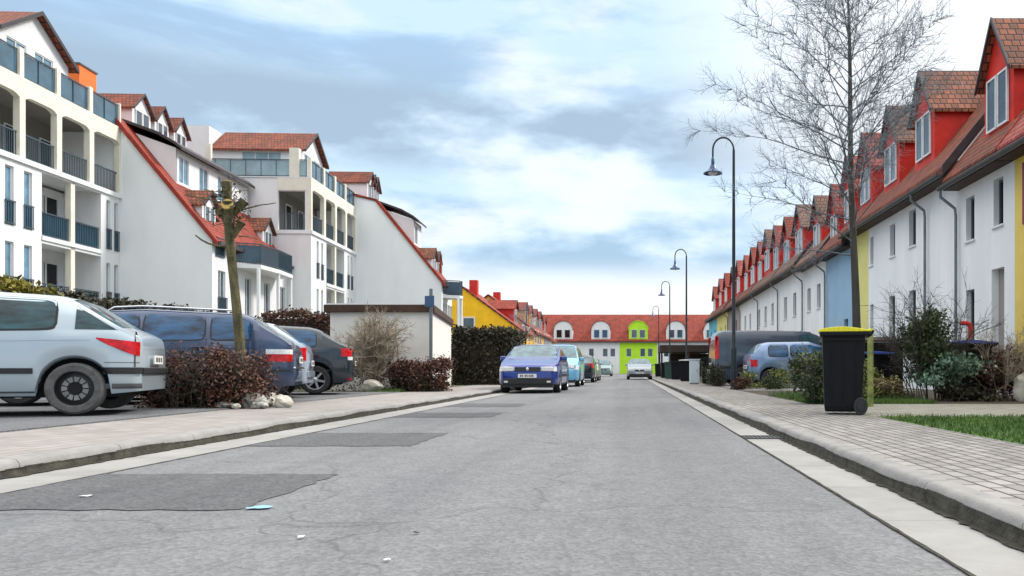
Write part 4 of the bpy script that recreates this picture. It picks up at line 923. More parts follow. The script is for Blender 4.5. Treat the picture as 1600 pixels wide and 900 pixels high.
MB().box(-12.1, -9.1, 26.5, 26.9, .05, 2.35).build('inner_growth', M['fence'], o)
# tall hedge beyond the garage
P = box_pts(26000, -6.75, -4.45, 30.0, 33.5, .05, 2.08, .16, .9); o = leaves('tall_hedge', P, .06, M['hedge_dark']); tag(o, 'tall dark clipped hedge between the garage and the blue sedan', 'hedge')
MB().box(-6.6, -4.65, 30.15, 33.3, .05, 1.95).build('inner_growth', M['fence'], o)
# bare shrub and low russet hedge before the garage
b = empty('bare_shrub', (-6.72, 20.7, .09), 0, 'bare tan twiggy shrub in front of the garage wall', 'shrub')
segs_mesh('stems', twigs_fan(22, .20, 1.6, .13, .019, 6, 9, 4), M['twig_tan'], b, 4)
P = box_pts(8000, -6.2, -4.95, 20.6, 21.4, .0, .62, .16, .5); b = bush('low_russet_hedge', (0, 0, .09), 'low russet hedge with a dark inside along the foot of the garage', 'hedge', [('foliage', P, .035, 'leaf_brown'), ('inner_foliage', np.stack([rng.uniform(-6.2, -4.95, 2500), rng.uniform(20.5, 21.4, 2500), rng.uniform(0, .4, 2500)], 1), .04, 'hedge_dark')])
P = box_pts(2500, -9.5, -6.6, 20.6, 21.6, .0, .5, .18, .5); b = bush('ground_shrub', (0, 0, .09), 'low dark ground shrub left of the pale boulder', 'shrub', [('foliage', P, .04, 'hedge_dark')])
# right side planting
b = bush('small_shrub', (3.08, 13.25, .09), 'dark green shrub leaning on the pavement left of the yellow-lidded bin', 'shrub', [('foliage', blob_pts(4200, (0, 0, .42), (.40, .38, .50), 26, .34, .4), .030, 'leaf_green'), ('dry_foliage', blob_pts(1000, (.05, 0, .55), (.38, .36, .42), 14, .34, .4), .028, 'leaf_lime')])
segs_mesh('stems', twigs_fan(16, .2, .85, .5, .007, 5, 12, 2), M['bark'], b, 4)
b = bush('large_shrub', (5.55, 14.9, .09), 'large dark shrub with pale-edged lower leaves against the white house', 'shrub', [('foliage', blob_pts(6500, (-.05, 0, 1.05), (.52, .5, .62), 34, .30, .4), .036, 'leaf_green'), ('lower_foliage', blob_pts(3600, (.25, -.15, .52), (.72, .5, .36), 26, .3, .4), .040, 'leaf_pale')])
S = twigs_fan(26, .35, 1.75, .35, .010, 6, 14, 2); segs_mesh('stems', S, M['bark'], b, 4)
b = bush('brown_shrub', (7.15, 15.1, .09), 'brown wintry shrub at the right picture edge in front of the yellow corner', 'shrub', [('foliage', blob_pts(4200, (0, 0, .58), (.70, .5, .50), 30, .3, .3), .032, 'leaf_brown'), ('inner_foliage', blob_pts(1500, (0, 0, .35), (.6, .45, .32), 20, .3, .2), .035, 'hedge_dark')])
segs_mesh('stems', twigs_fan(40, .4, 1.15, .55, .009, 5, 15, 3), M['twig_tan'], b, 4)
for (x, y, r, h, m, nm, lab, n) in [
    (5.0, 15.6, .40, .26, 'leaf_straw', 'straw_grass', 'straw-coloured tussock between the tree and the large shrub', 1500),
    (4.45, 15.3, .36, .22, 'leaf_lime', 'low_shrub', 'yellow-green low shrub right of the green post', 1400),
    (4.75, 16.4, .50, .45, 'leaf_lime', 'low_shrub', 'pale olive shrub in front of the blue-lidded bin by the tree', 1900),
    (3.9, 16.0, .38, .30, 'leaf_green', 'low_shrub', 'dark green low shrub directly behind the yellow-lidded bin', 1300),
    (5.9, 14.55, .35, .16, 'hedge_dark', 'low_shrub', 'dark ground cover at the foot of the large shrub', 1100),
    (6.4, 14.6, .40, .14, 'hedge_dark', 'low_shrub', 'dark ground cover below the blue-lidded bin by the red pipe', 1100),
    (3.5, 24.0, .55, .32, 'leaf_lime', 'low_shrub', 'yellow-green planting just right of the nearest lamp post', 1500),
    (4.5, 24.2, .50, .34, 'leaf_lime', 'low_shrub', 'yellow-green planting in front of the small blue car', 1500),
    (3.15, 22.6, .30, .22, 'leaf_brown', 'low_shrub', 'brownish planting at the foot of the nearest lamp post', 900),
    (4.0, 22.8, .35, .26, 'leaf_green', 'low_shrub', 'small green planting between the nearest lamp post and the dark shrub', 900),
    (3.1, 28.6, .50, .62, 'leaf_green', 'dark_shrub', 'dark shrub behind the nearest lamp post beside the van', 1500),
    (2.95, 27.2, .38, .42, 'hedge_dark', 'dark_shrub', 'dark rounded shrub left of the nearest lamp post', 1500),
    (3.6, 38.0, .60, .60, 'hedge_dark', 'dark_shrub', 'dark shrub beyond the pale utility box', 1200),
    (-6.9, 24, .3, .25, 'leaf_green', 'low_shrub', 'green weeds hidden at the garage corner', 400)]:
    if x < 0: continue
    b = bush(nm, (x, y, .09), lab, 'shrub', [('foliage', blob_pts(n, (0, 0, h*.75), (r, r*.8, h), 18, .34, .35), .034, m)])
    segs_mesh('stems', twigs_fan(8, r*.4, h*1.5, .6, .006, 4, int(x*100), 1), M['bark'], b, 4)
P = box_pts(9000, 5.6, 9.0, 104, 106, .05, 3.1, .3, 1.5)
o = leaves('far_hedge', P, .13, M['hedge_dark']); tag(o, 'dark hedge at the far right end of the street', 'hedge')
# ================================================================== STREET FURNITURE
def lamp(loc, label, H=7.2, rz=0):
    l = empty('street_lamp', loc, rz, label, 'street lamp', 'gooseneck lamps along the right pavement')
    mb = MB(); mb.lathe([(.085, 0), (.085, 1.15), (.075, 1.2), (.052, 1.25), (.048, 4.0), (.036, H-.35)], n=14); mb.lathe([(.11, 0), (.11, .04), (.09, .08)], n=14); mb.build('pole', M['iron'], l, smooth=40)
    r = .30; arc = [(-r+r*math.cos(t), 0, H-.35+(r+.05)*math.sin(t)) for t in [math.pi*k/14 for k in range(15)]]+[(-2*r, 0, H-.60)]
    mb = MB(); mb.tube([(0, 0, H-.36)]+arc, .027, 10); mb.build('arm', M['iron'], l, smooth=50)
    mb = MB(); zs = H-1.04; mb.lathe([(.03, .46), (.045, .44), (.05, .26), (.075, .24), (.10, .16), (.17, .08), (.27, .025), (.275, 0), (.25, .003), (.16, .06)], (-2*r, 0, zs), n=22); mb.build('shade', M['iron2'], l, smooth=40)
    mb = MB(); mb.lathe([(.0, -.05), (.08, -.04), (.13, 0), (.14, .03)], (-2*r, 0, zs), n=16); mb.build('glass_bowl', M['lens_clear'], l, smooth=60)
    return l
for (x, y, h, lab) in [(2.97, 23.0, 7.25, 'nearest tall gooseneck street lamp, left of the bare tree'), (2.94, 42, 6.9, 'second gooseneck street lamp along the right pavement'), (2.9, 59, 7.1, 'third gooseneck street lamp, small against the white sky'), (2.9, 82, 7.1, 'fourth and faintest gooseneck street lamp down the street')]: lamp((x, y, .09), lab, h)

def wheelie_bin(loc, rz, label, lid, s=1.0, body='plastic_blk', group=None, dx=1.0):
    b = empty('wheelie_bin', loc, rz, label, 'bin', group); b.scale = (dx, 1, 1)
    def ring(x0, x1, w, z): return [(x0, -w, z), (x1, -w, z), (x1, w, z), (x0, w, z)]
    # local: +x is the hinge/wheel side
    lv = [(ring(-.285, .235, .215, .035)), (ring(-.298, .255, .225, .10)), (ring(-.328, .305, .275, .92)), (ring(-.345, .315, .285, .95)), (ring(-.35, .33, .29, .99))]
    mb = MB()
    for r_ in lv: mb.v += r_
    mb.f.append((3, 2, 1, 0))
    for i in range(len(lv)-1):
        for k in range(4): a = i*4+k; c = i*4+(k+1) % 4; mb.f.append((a, c, c+4, a+4))
    mb.f.append(tuple(16+k for k in range(4)))
    mb.v = [(x*s, y*s, z*s) for x, y, z in mb.v]; mb.build('body', M[body], b, bevel=.018*s)
    mb = MB(); mb.box(-.365, .345, -.305, .305, .935, .985); mb.box(.345, .40, -.25, .25, .93, .975); mb.v = [(x*s, y*s, z*s) for x, y, z in mb.v]; mb.build('rim', M[body], b, bevel=.012*s)
    mb = MB(); n = 10
    for k in range(n):
        t0, t1 = k/n, (k+1)/n; X = lambda t: -.38+.74*t; Zt = lambda t: 1.0+.045*math.sin(math.pi*min(1, t*.9+.1))
        mb.prism([(X(t0), -.31, .986), (X(t1), -.31, .986), (X(t1), -.31, Zt(t1)), (X(t0), -.31, Zt(t0))], (0, .62, 0))
    mb.box(.36, .43, -.20, .20, .99, 1.02); mb.v = [(x*s, y*s, z*s) for x, y, z in mb.v]; mb.build('lid', M[lid], b, bevel=.006*s)
    mb = MB(); mb.tube([(.38, -.24, .94), (.42, -.24, .99), (.42, .24, .99), (.38, .24, .94)], .016, 8); mb.v = [(x*s, y*s, z*s) for x, y, z in mb.v]; mb.build('handle', M[body], b, smooth=40)
    mb = MB(); mb.box(.16, .30, -.25, .25, .07, .13); mb.v = [(x*s, y*s, z*s) for x, y, z in mb.v]; mb.build('axle_housing', M[body], b, bevel=.02*s)
    for y in (-.29, .24):
        mb = MB(); mb.lathe([(.03, 0), (.10, 0), (.105, .012), (.105, .04), (.10, .052), (.03, .052)], (.235, y, .105), 'y', 20); mb.v = [(x*s, yy*s, z*s) for x, yy, z in mb.v]; w = mb.build('wheel', M['rubber'], b, smooth=40)
        mb = MB(); mb.lathe([(.0, -.006), (.055, -.006), (.06, .0)], (.235, y, .105), 'y', 16); mb.v = [(x*s, yy*s, z*s) for x, yy, z in mb.v]; mb.build('hub', M['steel'], w, smooth=40)
    mb = MB()
    for sg in (-1, 1):
        for x in (-.20, -.02, .16):
            Y_ = lambda z: sg*(.215+.01+(z-.10)*.061+.002)
            mb.prism([(x-.008, Y_(.16), .16), (x+.008, Y_(.16), .16), (x+.010, Y_(.84), .84), (x-.010, Y_(.84), .84)], (0, sg*.006, 0))
    mb.box(-.30, .28, -.300, -.278, .885, .90); mb.box(-.30, .28, .278, .300, .885, .90)
    mb.v = [(x*s, y*s, z*s) for x, y, z in mb.v]; mb.build('ribs', M[body], b)
    return b
wheelie_bin((2.72, 10.2, ZP), R(-13), 'large black wheelie bin with a bright yellow lid standing on the right pavement', 'plastic_yel', 1.05, dx=.78)
wheelie_bin((6.45, 15.3, .095), R(5), 'black bin with a blue lid between the large shrub and the red pipe', 'plastic_blue', 1.08)
wheelie_bin((5.25, 17.2, .095), R(-3), 'black bin with a blue lid half hidden by shrubs, just right of the tree', 'plastic_blue', .92)
s = empty('storage_box', (5.35, 18.6, .095), R(4), 'large black storage box standing behind the blue-lidded bin by the tree', 'box')
MB().box(-.48, .88, -.35, .35, .03, 1.2).build('body', M['plastic_blk'], s, bevel=.02); MB().prism([(-.52, -.38, 1.201), (.92, -.38, 1.201), (.92, .38, 1.30), (-.52, .38, 1.30)], (0, 0, .05)).build('lid', M['fence'], s, bevel=.01)
for (x, y, sc, body, lid, lab) in [(2.55, 43.5, 1.0, 'plastic_blk', 'plastic_blk', 'dark bin right beside the second street lamp'), (2.35, 47, 1.0, 'plastic_green', 'plastic_green', 'dark green bin just beyond the second street lamp'), (2.62, 37, 1.0, 'plastic_blk', 'trim', 'black bin with a white lid between the pale box and the second lamp'), (2.3, 52, 1.0, 'plastic_blk', 'plastic_blk', 'black bin on the pavement between the second and third lamps'), (2.25, 62, 1.0, 'plastic_blk', 'plastic_blk', 'farthest black bin on the right pavement'), (3.05, 30.6, 1.0, 'plastic_blk', 'plastic_blk', 'black bin behind the dark shrub left of the van')]:
    wheelie_bin((x, y, ZP), R(random.uniform(-8, 8)), lab, lid, sc, body)
s = empty('utility_box', (2.52, 31.5, ZP), 0, 'pale blue-grey utility box on the right pavement', 'utility box')
MB().box(-.19, .19, -.15, .15, .05, .95).build('cabinet', M['pale_box'], s, bevel=.012); MB().box(-.215, .215, -.175, .175, .951, .985).build('roof', M['pale_box'], s, bevel=.008); MB().box(-.17, .17, -.13, .13, 0, .05).build('plinth', M['kerb'], s); MB().box(.08, .10, -.162, -.151, .5, .58).build('lock', M['gutter_m'], s)
o = MB().tube([(0, 0, 0), (0, 0, 1.02), (0, .02, 1.08)], .045, 12).build('post', M['leaf_lime'], None, smooth=40); o.location = (3.66, 12.2, .095); tag(o, 'yellow-green painted post standing right behind the yellow-lidded bin', 'post')
o = MB().tube([(.12, 0, .75), (.12, 0, 1.40), (.11, 0, 1.47), (.05, 0, 1.50), (-.08, 0, 1.50)], .045, 12).build('pipe', M['red_pipe'], None, smooth=50)
MB().tube([(.12, 0, 0), (.12, 0, .75)], .045, 12).build('post', M['zinc'], o, smooth=50); o.location = (6.68, 16.0, .095); tag(o, 'bent red pipe rising behind the blue-lidded bin', 'pipe')
rock('pale_block', (7.1, 14.5, .32), .26, 'pale square stone block beside the blue-lidded bin near the brown shrub', 'stone_p', (.7, .6, 1.0), 33)
# carport far down on the right
c = empty('carport', (2.6, 70, .09), 0, 'dark wooden carport at the far end on the right side', 'carport')
MB().box(0, 5.2, 0, 6, 2.15, 2.75).build('roof', M['fence'], c)
for (x, y) in ((.15, .15), (2.5, .15), (4.9, .15), (.15, 5.8), (4.9, 5.8)): MB().box(x-.08, x+.08, y-.08, y+.08, 0, 2.149).build('post', M['fence'], c)
MB().box(1.2, 5.0, 5.9, 6.0, 0, 2.1).build('back_panel', M['fence'], c)

# ================================================================== CARS
def paint(name, c, rough=.28, metal=.35): return mat(name, c, rough, .02, 2, coat=.8, metal=metal)
M['p_silver'] = paint('silver_blue_paint', (0.44, 0.52, 0.58), .30, .35)
M['p_navy'] = paint('navy_paint', (0.035, 0.06, 0.13), .25, .4)
M['p_ltblue'] = paint('light_blue_paint', (0.18, 0.27, 0.44), .28, .4)
M['p_pale'] = paint('pale_silver_blue_paint', (0.42, 0.50, 0.60), .28, .3)
M['p_dark'] = paint('black_blue_paint', (0.012, 0.022, 0.035), .22, .3)
M['p_blue'] = paint('royal_blue_paint', (0.010, 0.040, 0.26), .25, .3)
M['p_sky'] = paint('sky_blue_paint', (0.16, 0.45, 0.68), .28, .2)
M['p_white'] = paint('white_paint', (0.72, 0.75, 0.77), .3, .1)
M['p_grey'] = paint('grey_paint', (0.28, 0.31, 0.34), .28, .4)
M['p_van'] = paint('dark_slate_paint', (0.035, 0.055, 0.085), .35, .2)
M['p_teal'] = paint('teal_paint', (0.16, 0.26, 0.27), .3, .3)
M['car_glass'] = mat('car_glass', (0.012, 0.055, 0.07), 0.07, 0.8, 2.5, spec=0.55, stretch=(1, 1, 3))  # sky reflection painted in: teal tint and stretched streaks in the base colour
M['car_glass_b'] = mat('car_glass_blue', (0.015, 0.075, 0.17), 0.07, 0.8, 2.5, spec=0.55, stretch=(1, 1, 3))  # same painted sky reflection, bluer
M['windshield'] = mat('windshield_glass', (0.05, 0.12, 0.15), 0.05, 0.6, 3, spec=0.8)
M['gutter_m2'] = mat('dull_rim_metal', (0.20, 0.20, 0.20), 0.5, 0.3, 9, metal=0.3)
M['trim_blk'] = mat('black_trim', (0.015, 0.015, 0.017), 0.5, 0.1, 10)
def interp(pts, x):
    if x <= pts[0][0]: return pts[0][1]
    for (a, b) in zip(pts[:-1], pts[1:]):
        if x <= b[0]:
            t = (x-a[0])/(b[0]-a[0]+1e-9); return a[1]+(b[1]-a[1])*t
    return pts[-1][1]
def smooth_top(pts, x, k=.05):
    return (interp(pts, x-k)+interp(pts, x)*2+interp(pts, x+k))/4 if pts[0][0]+k < x < pts[-1][0]-k else interp(pts, x)
def car(loc, heading, label, cat='car', L=4.2, W=1.74, top=None, belt=.95, sill=.22, ax=(.75, 3.3), wr=.31, side=(), rear_g=None, front_g=None,
        col='p_silver', gl='car_glass', rim='alloy', tail=None, head=None, mould=None, doors=(), lower=None, group=None, plates=True, tyre='rubber', tum=.30, rail=False, roof_trim=None, tail_m='tail'):
    c = empty('parked_car' if cat == 'car' else cat, loc, R(heading), label, cat, group)
    Ra = wr+.055
    beltf = belt if hasattr(belt, '__len__') else [(0, belt), (L, belt)]
    def section(x):
        e = min(x, L-x); w = W/2*(1-.15*(1-min(1, e/.6))**2.4-(.05*(1-min(1, e/.06))))
        z0 = sill+.05*(1-min(1, e/.5))
        for a in ax:
            if abs(x-a) < Ra: z0 = max(z0, wr+math.sqrt(Ra*Ra-(x-a)**2))
        zt = smooth_top(top, x); zb = min(interp(beltf, x), zt-.045); h = zb-z0; G = zt-zb
        yb = .955*w
        rows = [(w*.93, z0), (w*.985, z0+.10*h), (w, z0+.35*h), (w*.998, z0+.58*h), (w*.985, z0+.82*h), (w*.962, zb-.01), (yb-.004, zb+.03*min(1, G*4)), (yb-tum*G*.42, zb+G*.45), (yb-tum*G*.84, zb+G*.82), (yb-tum*G-.05, zb+G*.965), ((yb-tum*G)*.62, zt+.012), (0, zt+.022)]
        return rows
    xs = {0, .015, .04, .07, .11, .16, L, L-.015, L-.04, L-.07, L-.11, L-.16}
    n = int(L/.07)
    xs |= {round(L*k/n, 4) for k in range(n+1)}
    for a in ax: xs |= {round(a+Ra*math.cos(math.pi*k/16), 4) for k in range(17)} | {round(a+Ra*1.002, 4), round(a-Ra*1.002, 4)}
    for r_ in side: xs |= {r_[0], r_[1]}
    for r_ in (rear_g, front_g):
        if r_: xs |= {r_[0], r_[1]}
    xs = sorted(x for x in xs if 0 <= x <= L); keep = [xs[0]]
    for x in xs[1:]:
        if x-keep[-1] > .008: keep.append(x)
    xs = keep; S = [section(x) for x in xs]; NR = 12; ring = [[(x, y, z) for (y, z) in s]+[(x, -y, z) for (y, z) in s[-2::-1]] for x, s in zip(xs, S)]
    NN = 2*NR-1; V = [p for r_ in ring for p in r_]
    body = MB(); body.v = list(V); winF = {}
    for i in range(len(xs)-1):
        xm = (xs[i]+xs[i+1])/2; G = S[i][11][1]-S[i][5][1]
        for j in range(NN-1):
            a = j if j < NR-1 else NN-2-j; f = (i*NN+j, (i+1)*NN+j, (i+1)*NN+j+1, i*NN+j+1); key = None
            if a in (9, 10):
                if front_g and front_g[0] <= xm <= front_g[1]: key = ('windshield', 0, 0)
                if rear_g and rear_g[0] <= xm <= rear_g[1]: key = ('rear_window', 0, 0)
            if key: winF.setdefault(key, []).append(f)
            else: body.f.append(f)
    for i in (0, len(xs)-1):
        for j in range(NR-1):
            a, b_, c_, d = i*NN+j, i*NN+j+1, i*NN+NN-2-j, i*NN+NN-1-j
            body.f.append((a, b_, c_, d) if b_ != c_ else (a, b_, d))
    bo = body.build('body', M[col], c, smooth=38, fixn=True)
    for key, fs in winF.items():
        w = MB(); used = {}
        for f in fs:
            q = []
            for v in f:
                if v not in used:
                    used[v] = len(w.v); x, y, z = V[v]; w.v.append((x, y*.992, z-.006))
                q.append(used[v])
            w.f.append(tuple(q))
        w.build(key[0], M['windshield' if key[0] != 'side_window' else gl], c, smooth=60)
    def surf(x, z):
        s = section(x); 
        for (a, b_) in zip(s[:-1], s[1:]):
            if a[1] <= z <= b_[1]: return a[0]+(b_[0]-a[0])*(z-a[1])/(b_[1]-a[1]+1e-9)
        return s[0][0]
    def patch(name, m, x0, x1, zlo, zhi, sgn, off=.006, n=14, k=5, parent=None):
        mb = MB()
        for i in range(n+1):
            x = x0+(x1-x0)*i/n; xe = min(max(x, .004), L-.004); zl = zlo(x) if callable(zlo) else zlo; zh = zhi(x) if callable(zhi) else zhi
            for j in range(k+1):
                z = zl+(zh-zl)*j/k; mb.v.append((x+(-off if x < .3 else (off if x > L-.3 else 0)), sgn*(surf(xe, z)+off), z))
        for i in range(n):
            for j in range(k): a = i*(k+1)+j; mb.f.append((a, a+k+1, a+k+2, a+1))
        return mb.build(name, M[m], parent or c, smooth=60)
    # under body, wheel wells
    MB().box(.25, L-.25, -W/2*.80, W/2*.80, sill-.02, belt*.8 if not hasattr(belt, '__len__') else .7).build('underbody', M['well'], c)
    for sgn in (1, -1):
        patch('shoulder_crease', col, .5, L-.5, (lambda x: interp(beltf, x)-.115), (lambda x: interp(beltf, x)-.105), sgn, .008, 24, 1)
        for a in ax:
            mb = MB(); y0 = sgn*(W/2-.30); y1 = sgn*(W/2-.035)
            for k in range(12):
                t0, t1 = math.pi*k/12, math.pi*(k+1)/12; r = Ra+.004
                p = [(a+r*math.cos(t), y, wr+r*math.sin(t)) for t, y in ((t0, y0), (t1, y0), (t1, y1), (t0, y1))]; mb.poly(p)
            mb.poly([(a+Ra*math.cos(math.pi*k/12), y0, wr+Ra*math.sin(math.pi*k/12)) for k in range(13)]+[(a-Ra, y0, sill), (a+Ra, y0, sill)])
            mb.build('wheel_arch', M['well'], c)
            yo = sgn*(W/2-.02); yi = sgn*(W/2-.21); sg = sgn
            mb = MB(); R0 = wr; prof = [(R0*.66, 0), (R0*.70, .012), (R0*.90, .016), (R0*.985, -.01), (R0, -.04), (R0, -.16), (R0*.97, -.19), (R0*.6, -.19)]
            mb.lathe([(r_, h_*sg) for r_, h_ in prof], (a, yo, R0), 'y', 32, False); wh = mb.build('wheel', M[tyre], c, smooth=35)
            mb = MB(); k = R0
            if rim == 'steel':
                mb.lathe([(h0*k, h1*sg) for h0, h1 in ((.0, -.05), (.24, -.05), (.30, -.045), (.48, -.045), (.53, -.055), (.62, -.06), (.655, -.02), (.69, .0), (.70, -.005))], (a, yo, R0), 'y', 32, False); rm = mb.build('rim', M['steel'], wh, smooth=50)
                mb = MB()
                for q in range(0):
                    t = 6.283*q/9; mb.lathe([(.0, .0), (.052*k/.31, .0)], (a+.36*k*math.cos(t), yo-.046*sg, R0+.36*k*math.sin(t)), 'y', 8)
                mb.lathe([(.0, .0), (.22*k, .0), (.23*k, -.01*sg)], (a, yo-.040*sg, R0), 'y', 14)
                mb.build('hub_recess', M['well'], rm)
                mb = MB()
                for q in range(11):
                    t = 6.283*q/11; r1, r2, dt = .27*k, .46*k, .22
                    P_ = lambda r_, t_: (a+r_*math.cos(t_), yo-.036*sg, R0+r_*math.sin(t_))
                    mb.prism([P_(r1, t-dt), P_(r2, t-dt), P_(r2, t+dt), P_(r1, t+dt)], (0, .006*sg, 0))
                mb.build('hub_ring', M['gutter_m2'], rm)
            else:
                mb.lathe([(h0*k, h1*sg) for h0, h1 in ((.60, -.06), (.655, 0), (.69, .008), (.705, .0))], (a, yo, R0), 'y', 32, False)
                for q in range(6):
                    t = 6.283*q/6+.2; cs, sn = math.cos(t), math.sin(t)
                    def pp(r_, o_, d_): return (a+r_*cs-o_*sn, yo+d_*sg, R0+r_*sn+o_*cs)
                    mb.prism([pp(.05*k, -.085*k, -.015), pp(.64*k, -.06*k, -.008), pp(.64*k, .06*k, -.008), pp(.05*k, .085*k, -.015)], (0, -.02*sg, 0))
                mb.lathe([(.0, -.002*sg), (.15*k, -.006*sg), (.19*k, -.02*sg)], (a, yo, R0), 'y', 18); rm = mb.build('rim', M['alloy'], wh, smooth=45)
                mb = MB(); mb.lathe([(.0, 0), (.62*k, 0)], (a, yo-.06*sg, R0), 'y', 20); mb.build('brake', M['well'], rm)
        if tail: 
            for (x0, x1, zl, zh, mm) in tail: patch('taillight', mm, x0, x1, zl, zh, sgn, .007)
        if head:
            for (x0, x1, zl, zh, mm) in head: patch('headlight', mm, L-x1, L-x0, zl, zh, sgn, .007)
        if mould: patch('side_moulding', 'trim_blk', mould[0], mould[1], mould[2], mould[3], sgn, .012, 20, 2)
        for d in doors:
            patch('door_seam', 'trim_blk', d-.006, d+.006, sill+.05, (lambda x: interp(beltf, x)-.005), sgn, .0015, 1, 8)
            zh = interp(beltf, d)-.10
            mb = MB(); yy = surf(d+.1, zh); mb.box(d+.06, d+.21, sgn*yy-.0 if sgn > 0 else -yy-.025, sgn*yy+.025 if sgn > 0 else -yy, zh-.013, zh+.013); mb.build('door_handle', M[col], c, bevel=.006)
        # mirror
        if front_g:
            xm = front_g[0]+(front_g[1]-front_g[0])*.62; zb = interp(beltf, xm)
            mb = MB(); y = W/2*.93
            mb.box(xm-.06, xm+.05, sgn*y if sgn > 0 else -y-.19, sgn*y+.19 if sgn > 0 else -y, zb+.01, zb+.14); mi = mb.build('mirror', M[col], c, bevel=.03)
            mb = MB(); mb.box(xm-.066, xm-.061, sgn*(y+.10)-.07, sgn*(y+.10)+.07, zb+.03, zb+.125); mb.build('mirror_glass', M['lens_clear'], mi)
        # window surround
        for r_ in side:
            def zz(x, e, s_=1):
                a_, b_ = r_[0]-e, r_[1]+e; u = abs((x-(a_+b_)/2)/((b_-a_)/2)); u = min(u, .9995); q = (1-u**7)**(1/7)
                S_ = section(min(max(x, .01), L-.01)); lo = S_[5][1]+.03-e; hi = max(lo+.012, S_[8][1]+.012+e); m_ = lo+(hi-lo)*.42
                return m_+(hi-m_)*q if s_ > 0 else m_-(m_-lo)*q
            patch('window_trim', 'trim_blk', r_[0]-.022, r_[1]+.022, (lambda x: zz(x, .022, -1)), (lambda x: zz(x, .022, 1)), sgn, .002, 40, 5)
            patch('side_window', gl, r_[0], r_[1], (lambda x: zz(x, 0, -1)), (lambda x: zz(x, 0, 1)), sgn, .006, 40, 5)
        if lower: patch('lower_trim', 'trim_blk', .25, L-.25, sill+.0, sill+lower, sgn, .004, 30, 1)
        if rail:
            mb = MB(); s_ = [(x, sgn*(section(x)[9][0]-.03), section(x)[9][1]+.06) for x in np.linspace(rail[0], rail[1], 10)]; mb.tube([(s_[0][0]-.1, s_[0][1], s_[0][2]-.07)]+s_+[(s_[-1][0]+.1, s_[-1][1], s_[-1][2]-.07)], .016, 8); mb.build('roof_rail', M['chrome'], c, smooth=50)
    c['L'] = L
    return c, section, patch
def rear_kit(c, W, L, zpl, m='trim_blk', bump=(.30, .52), plate_y=0, strip=True):
    mb = MB()
    w = W/2*.80
    if strip: mb.box(-.035, .03, -w, w, bump[0], bump[1]); mb.build('bumper_trim', M[m], c, bevel=.012)
    p = MB(); p.box(-.052, -.040, -.26, .26, zpl, zpl+.11); q = p.build('number_plate', M['plate'], c)
    mb = MB(); x = -.0535
    for k, (a, b) in enumerate([(-.20, .035), (-.15, .03), (-.07, .035), (-.02, .03), (.04, .03), (.09, .035), (.14, .03)]): mb.box(x, x+.001, a, a+b, zpl+.025, zpl+.085)
    mb.build('plate_marks', M['plate_ink'], q)
def front_kit(c, W, L, zg, zpl, gw=.30, bump=None, bm='trim_blk'):
    mb = MB(); mb.box(L-.02, L+.008, -gw, gw, zg, zg+.12)
    g = mb.build('grille', M['trim_blk'], c, bevel=.006)
    mb = MB()
    for k in range(3): mb.box(L+.0085, L+.013, -gw+.02, gw-.02, zg+.02+k*.035, zg+.03+k*.035)
    mb.build('grille_bars', M['gutter_m'], g); MB().lathe([(0, .012), (.04, .01), (.05, 0)], (L+.008, 0, zg+.06), 'x', 14).build('badge', M['chrome'], g, smooth=50)
    mb = MB(); mb.box(L-.30, L-.012, -W/2*.84, W/2*.84, .165, .30); mb.build('air_dam', M['trim_blk'], c, bevel=.02)
    if bump: mb = MB(); mb.box(L-.05, L+.03, -W/2*.80, W/2*.80, bump[0], bump[1]); mb.build('bumper_trim', M[bm], c, bevel=.015)
    p = MB(); p.box(L+.034, L+.044, -.26, .26, zpl, zpl+.11); q = p.build('number_plate', M['plate'], c)
    mb = MB()
    for a, b in [(-.20, .035), (-.15, .03), (-.07, .035), (-.02, .03), (.04, .03), (.09, .035), (.14, .03)]: mb.box(L+.0445, L+.0455, a, a+b, zpl+.025, zpl+.085)
    mb.build('plate_marks', M['plate_ink'], q)
HB = [(0, .82), (.02, .93), (.10, .985), (.19, 1.02), (.70, 1.365), (.90, 1.41), (1.6, 1.445), (2.15, 1.42), (2.5, 1.34), (3.25, .98), (3.9, .83), (4.1, .74), (4.2, .60)]
TH = 17
# 1 silver hatchback
c, sec, patch = car((-6.20, 10.42, .135), 180+20, 'silver hatchback cut off by the left picture edge, with red tail lamp and steel wheel', L=4.2, W=1.76, top=HB, belt=[(0, 1.0), (1.0, .985), (2.6, .94), (4.2, .88)], ax=(.66, 3.27), wr=.305,
    side=[(.86, 1.68), (1.75, 2.85)], rear_g=(.20, .72), front_g=(2.35, 3.2), col='p_silver', rim='steel', tyre='rubber_grey', tail=[(.02, .44, lambda x: .695+.20*(max(0, x-.02)/.42)**1.3, lambda x: .86+.05*(x/.44), 'tail')],
    head=[(.04, .5, .62, .80, 'lens_clear')], mould=(1.06, 2.9, .48, .545), doors=(1.715,), lower=None)
for sgn in (1, -1):
    patch('tailgate_seam', 'trim_blk', .055, .066, .56, .99, sgn, .003, 1, 8); patch('bumper_seam', 'gutter_m', .02, .36, .610, .618, sgn, .003, 10, 1); patch('sill', 'gutter_m', 1.05, 2.9, .255, .275, sgn, .006, 10, 1)
    patch('bumper_moulding', 'trim_blk', .0, .38, .475, .555, sgn, .012); patch('bumper_crease', 'gutter_m', .0, .40, .30, .36, sgn, .004)
    patch('glass_edge', 'car_glass', .23, .66, (lambda x: 1.005), (lambda x: smooth_top(HB, x)-.05), sgn, .004)
rear_kit(c, 1.76, 4.2, .60, bump=(.475, .555))
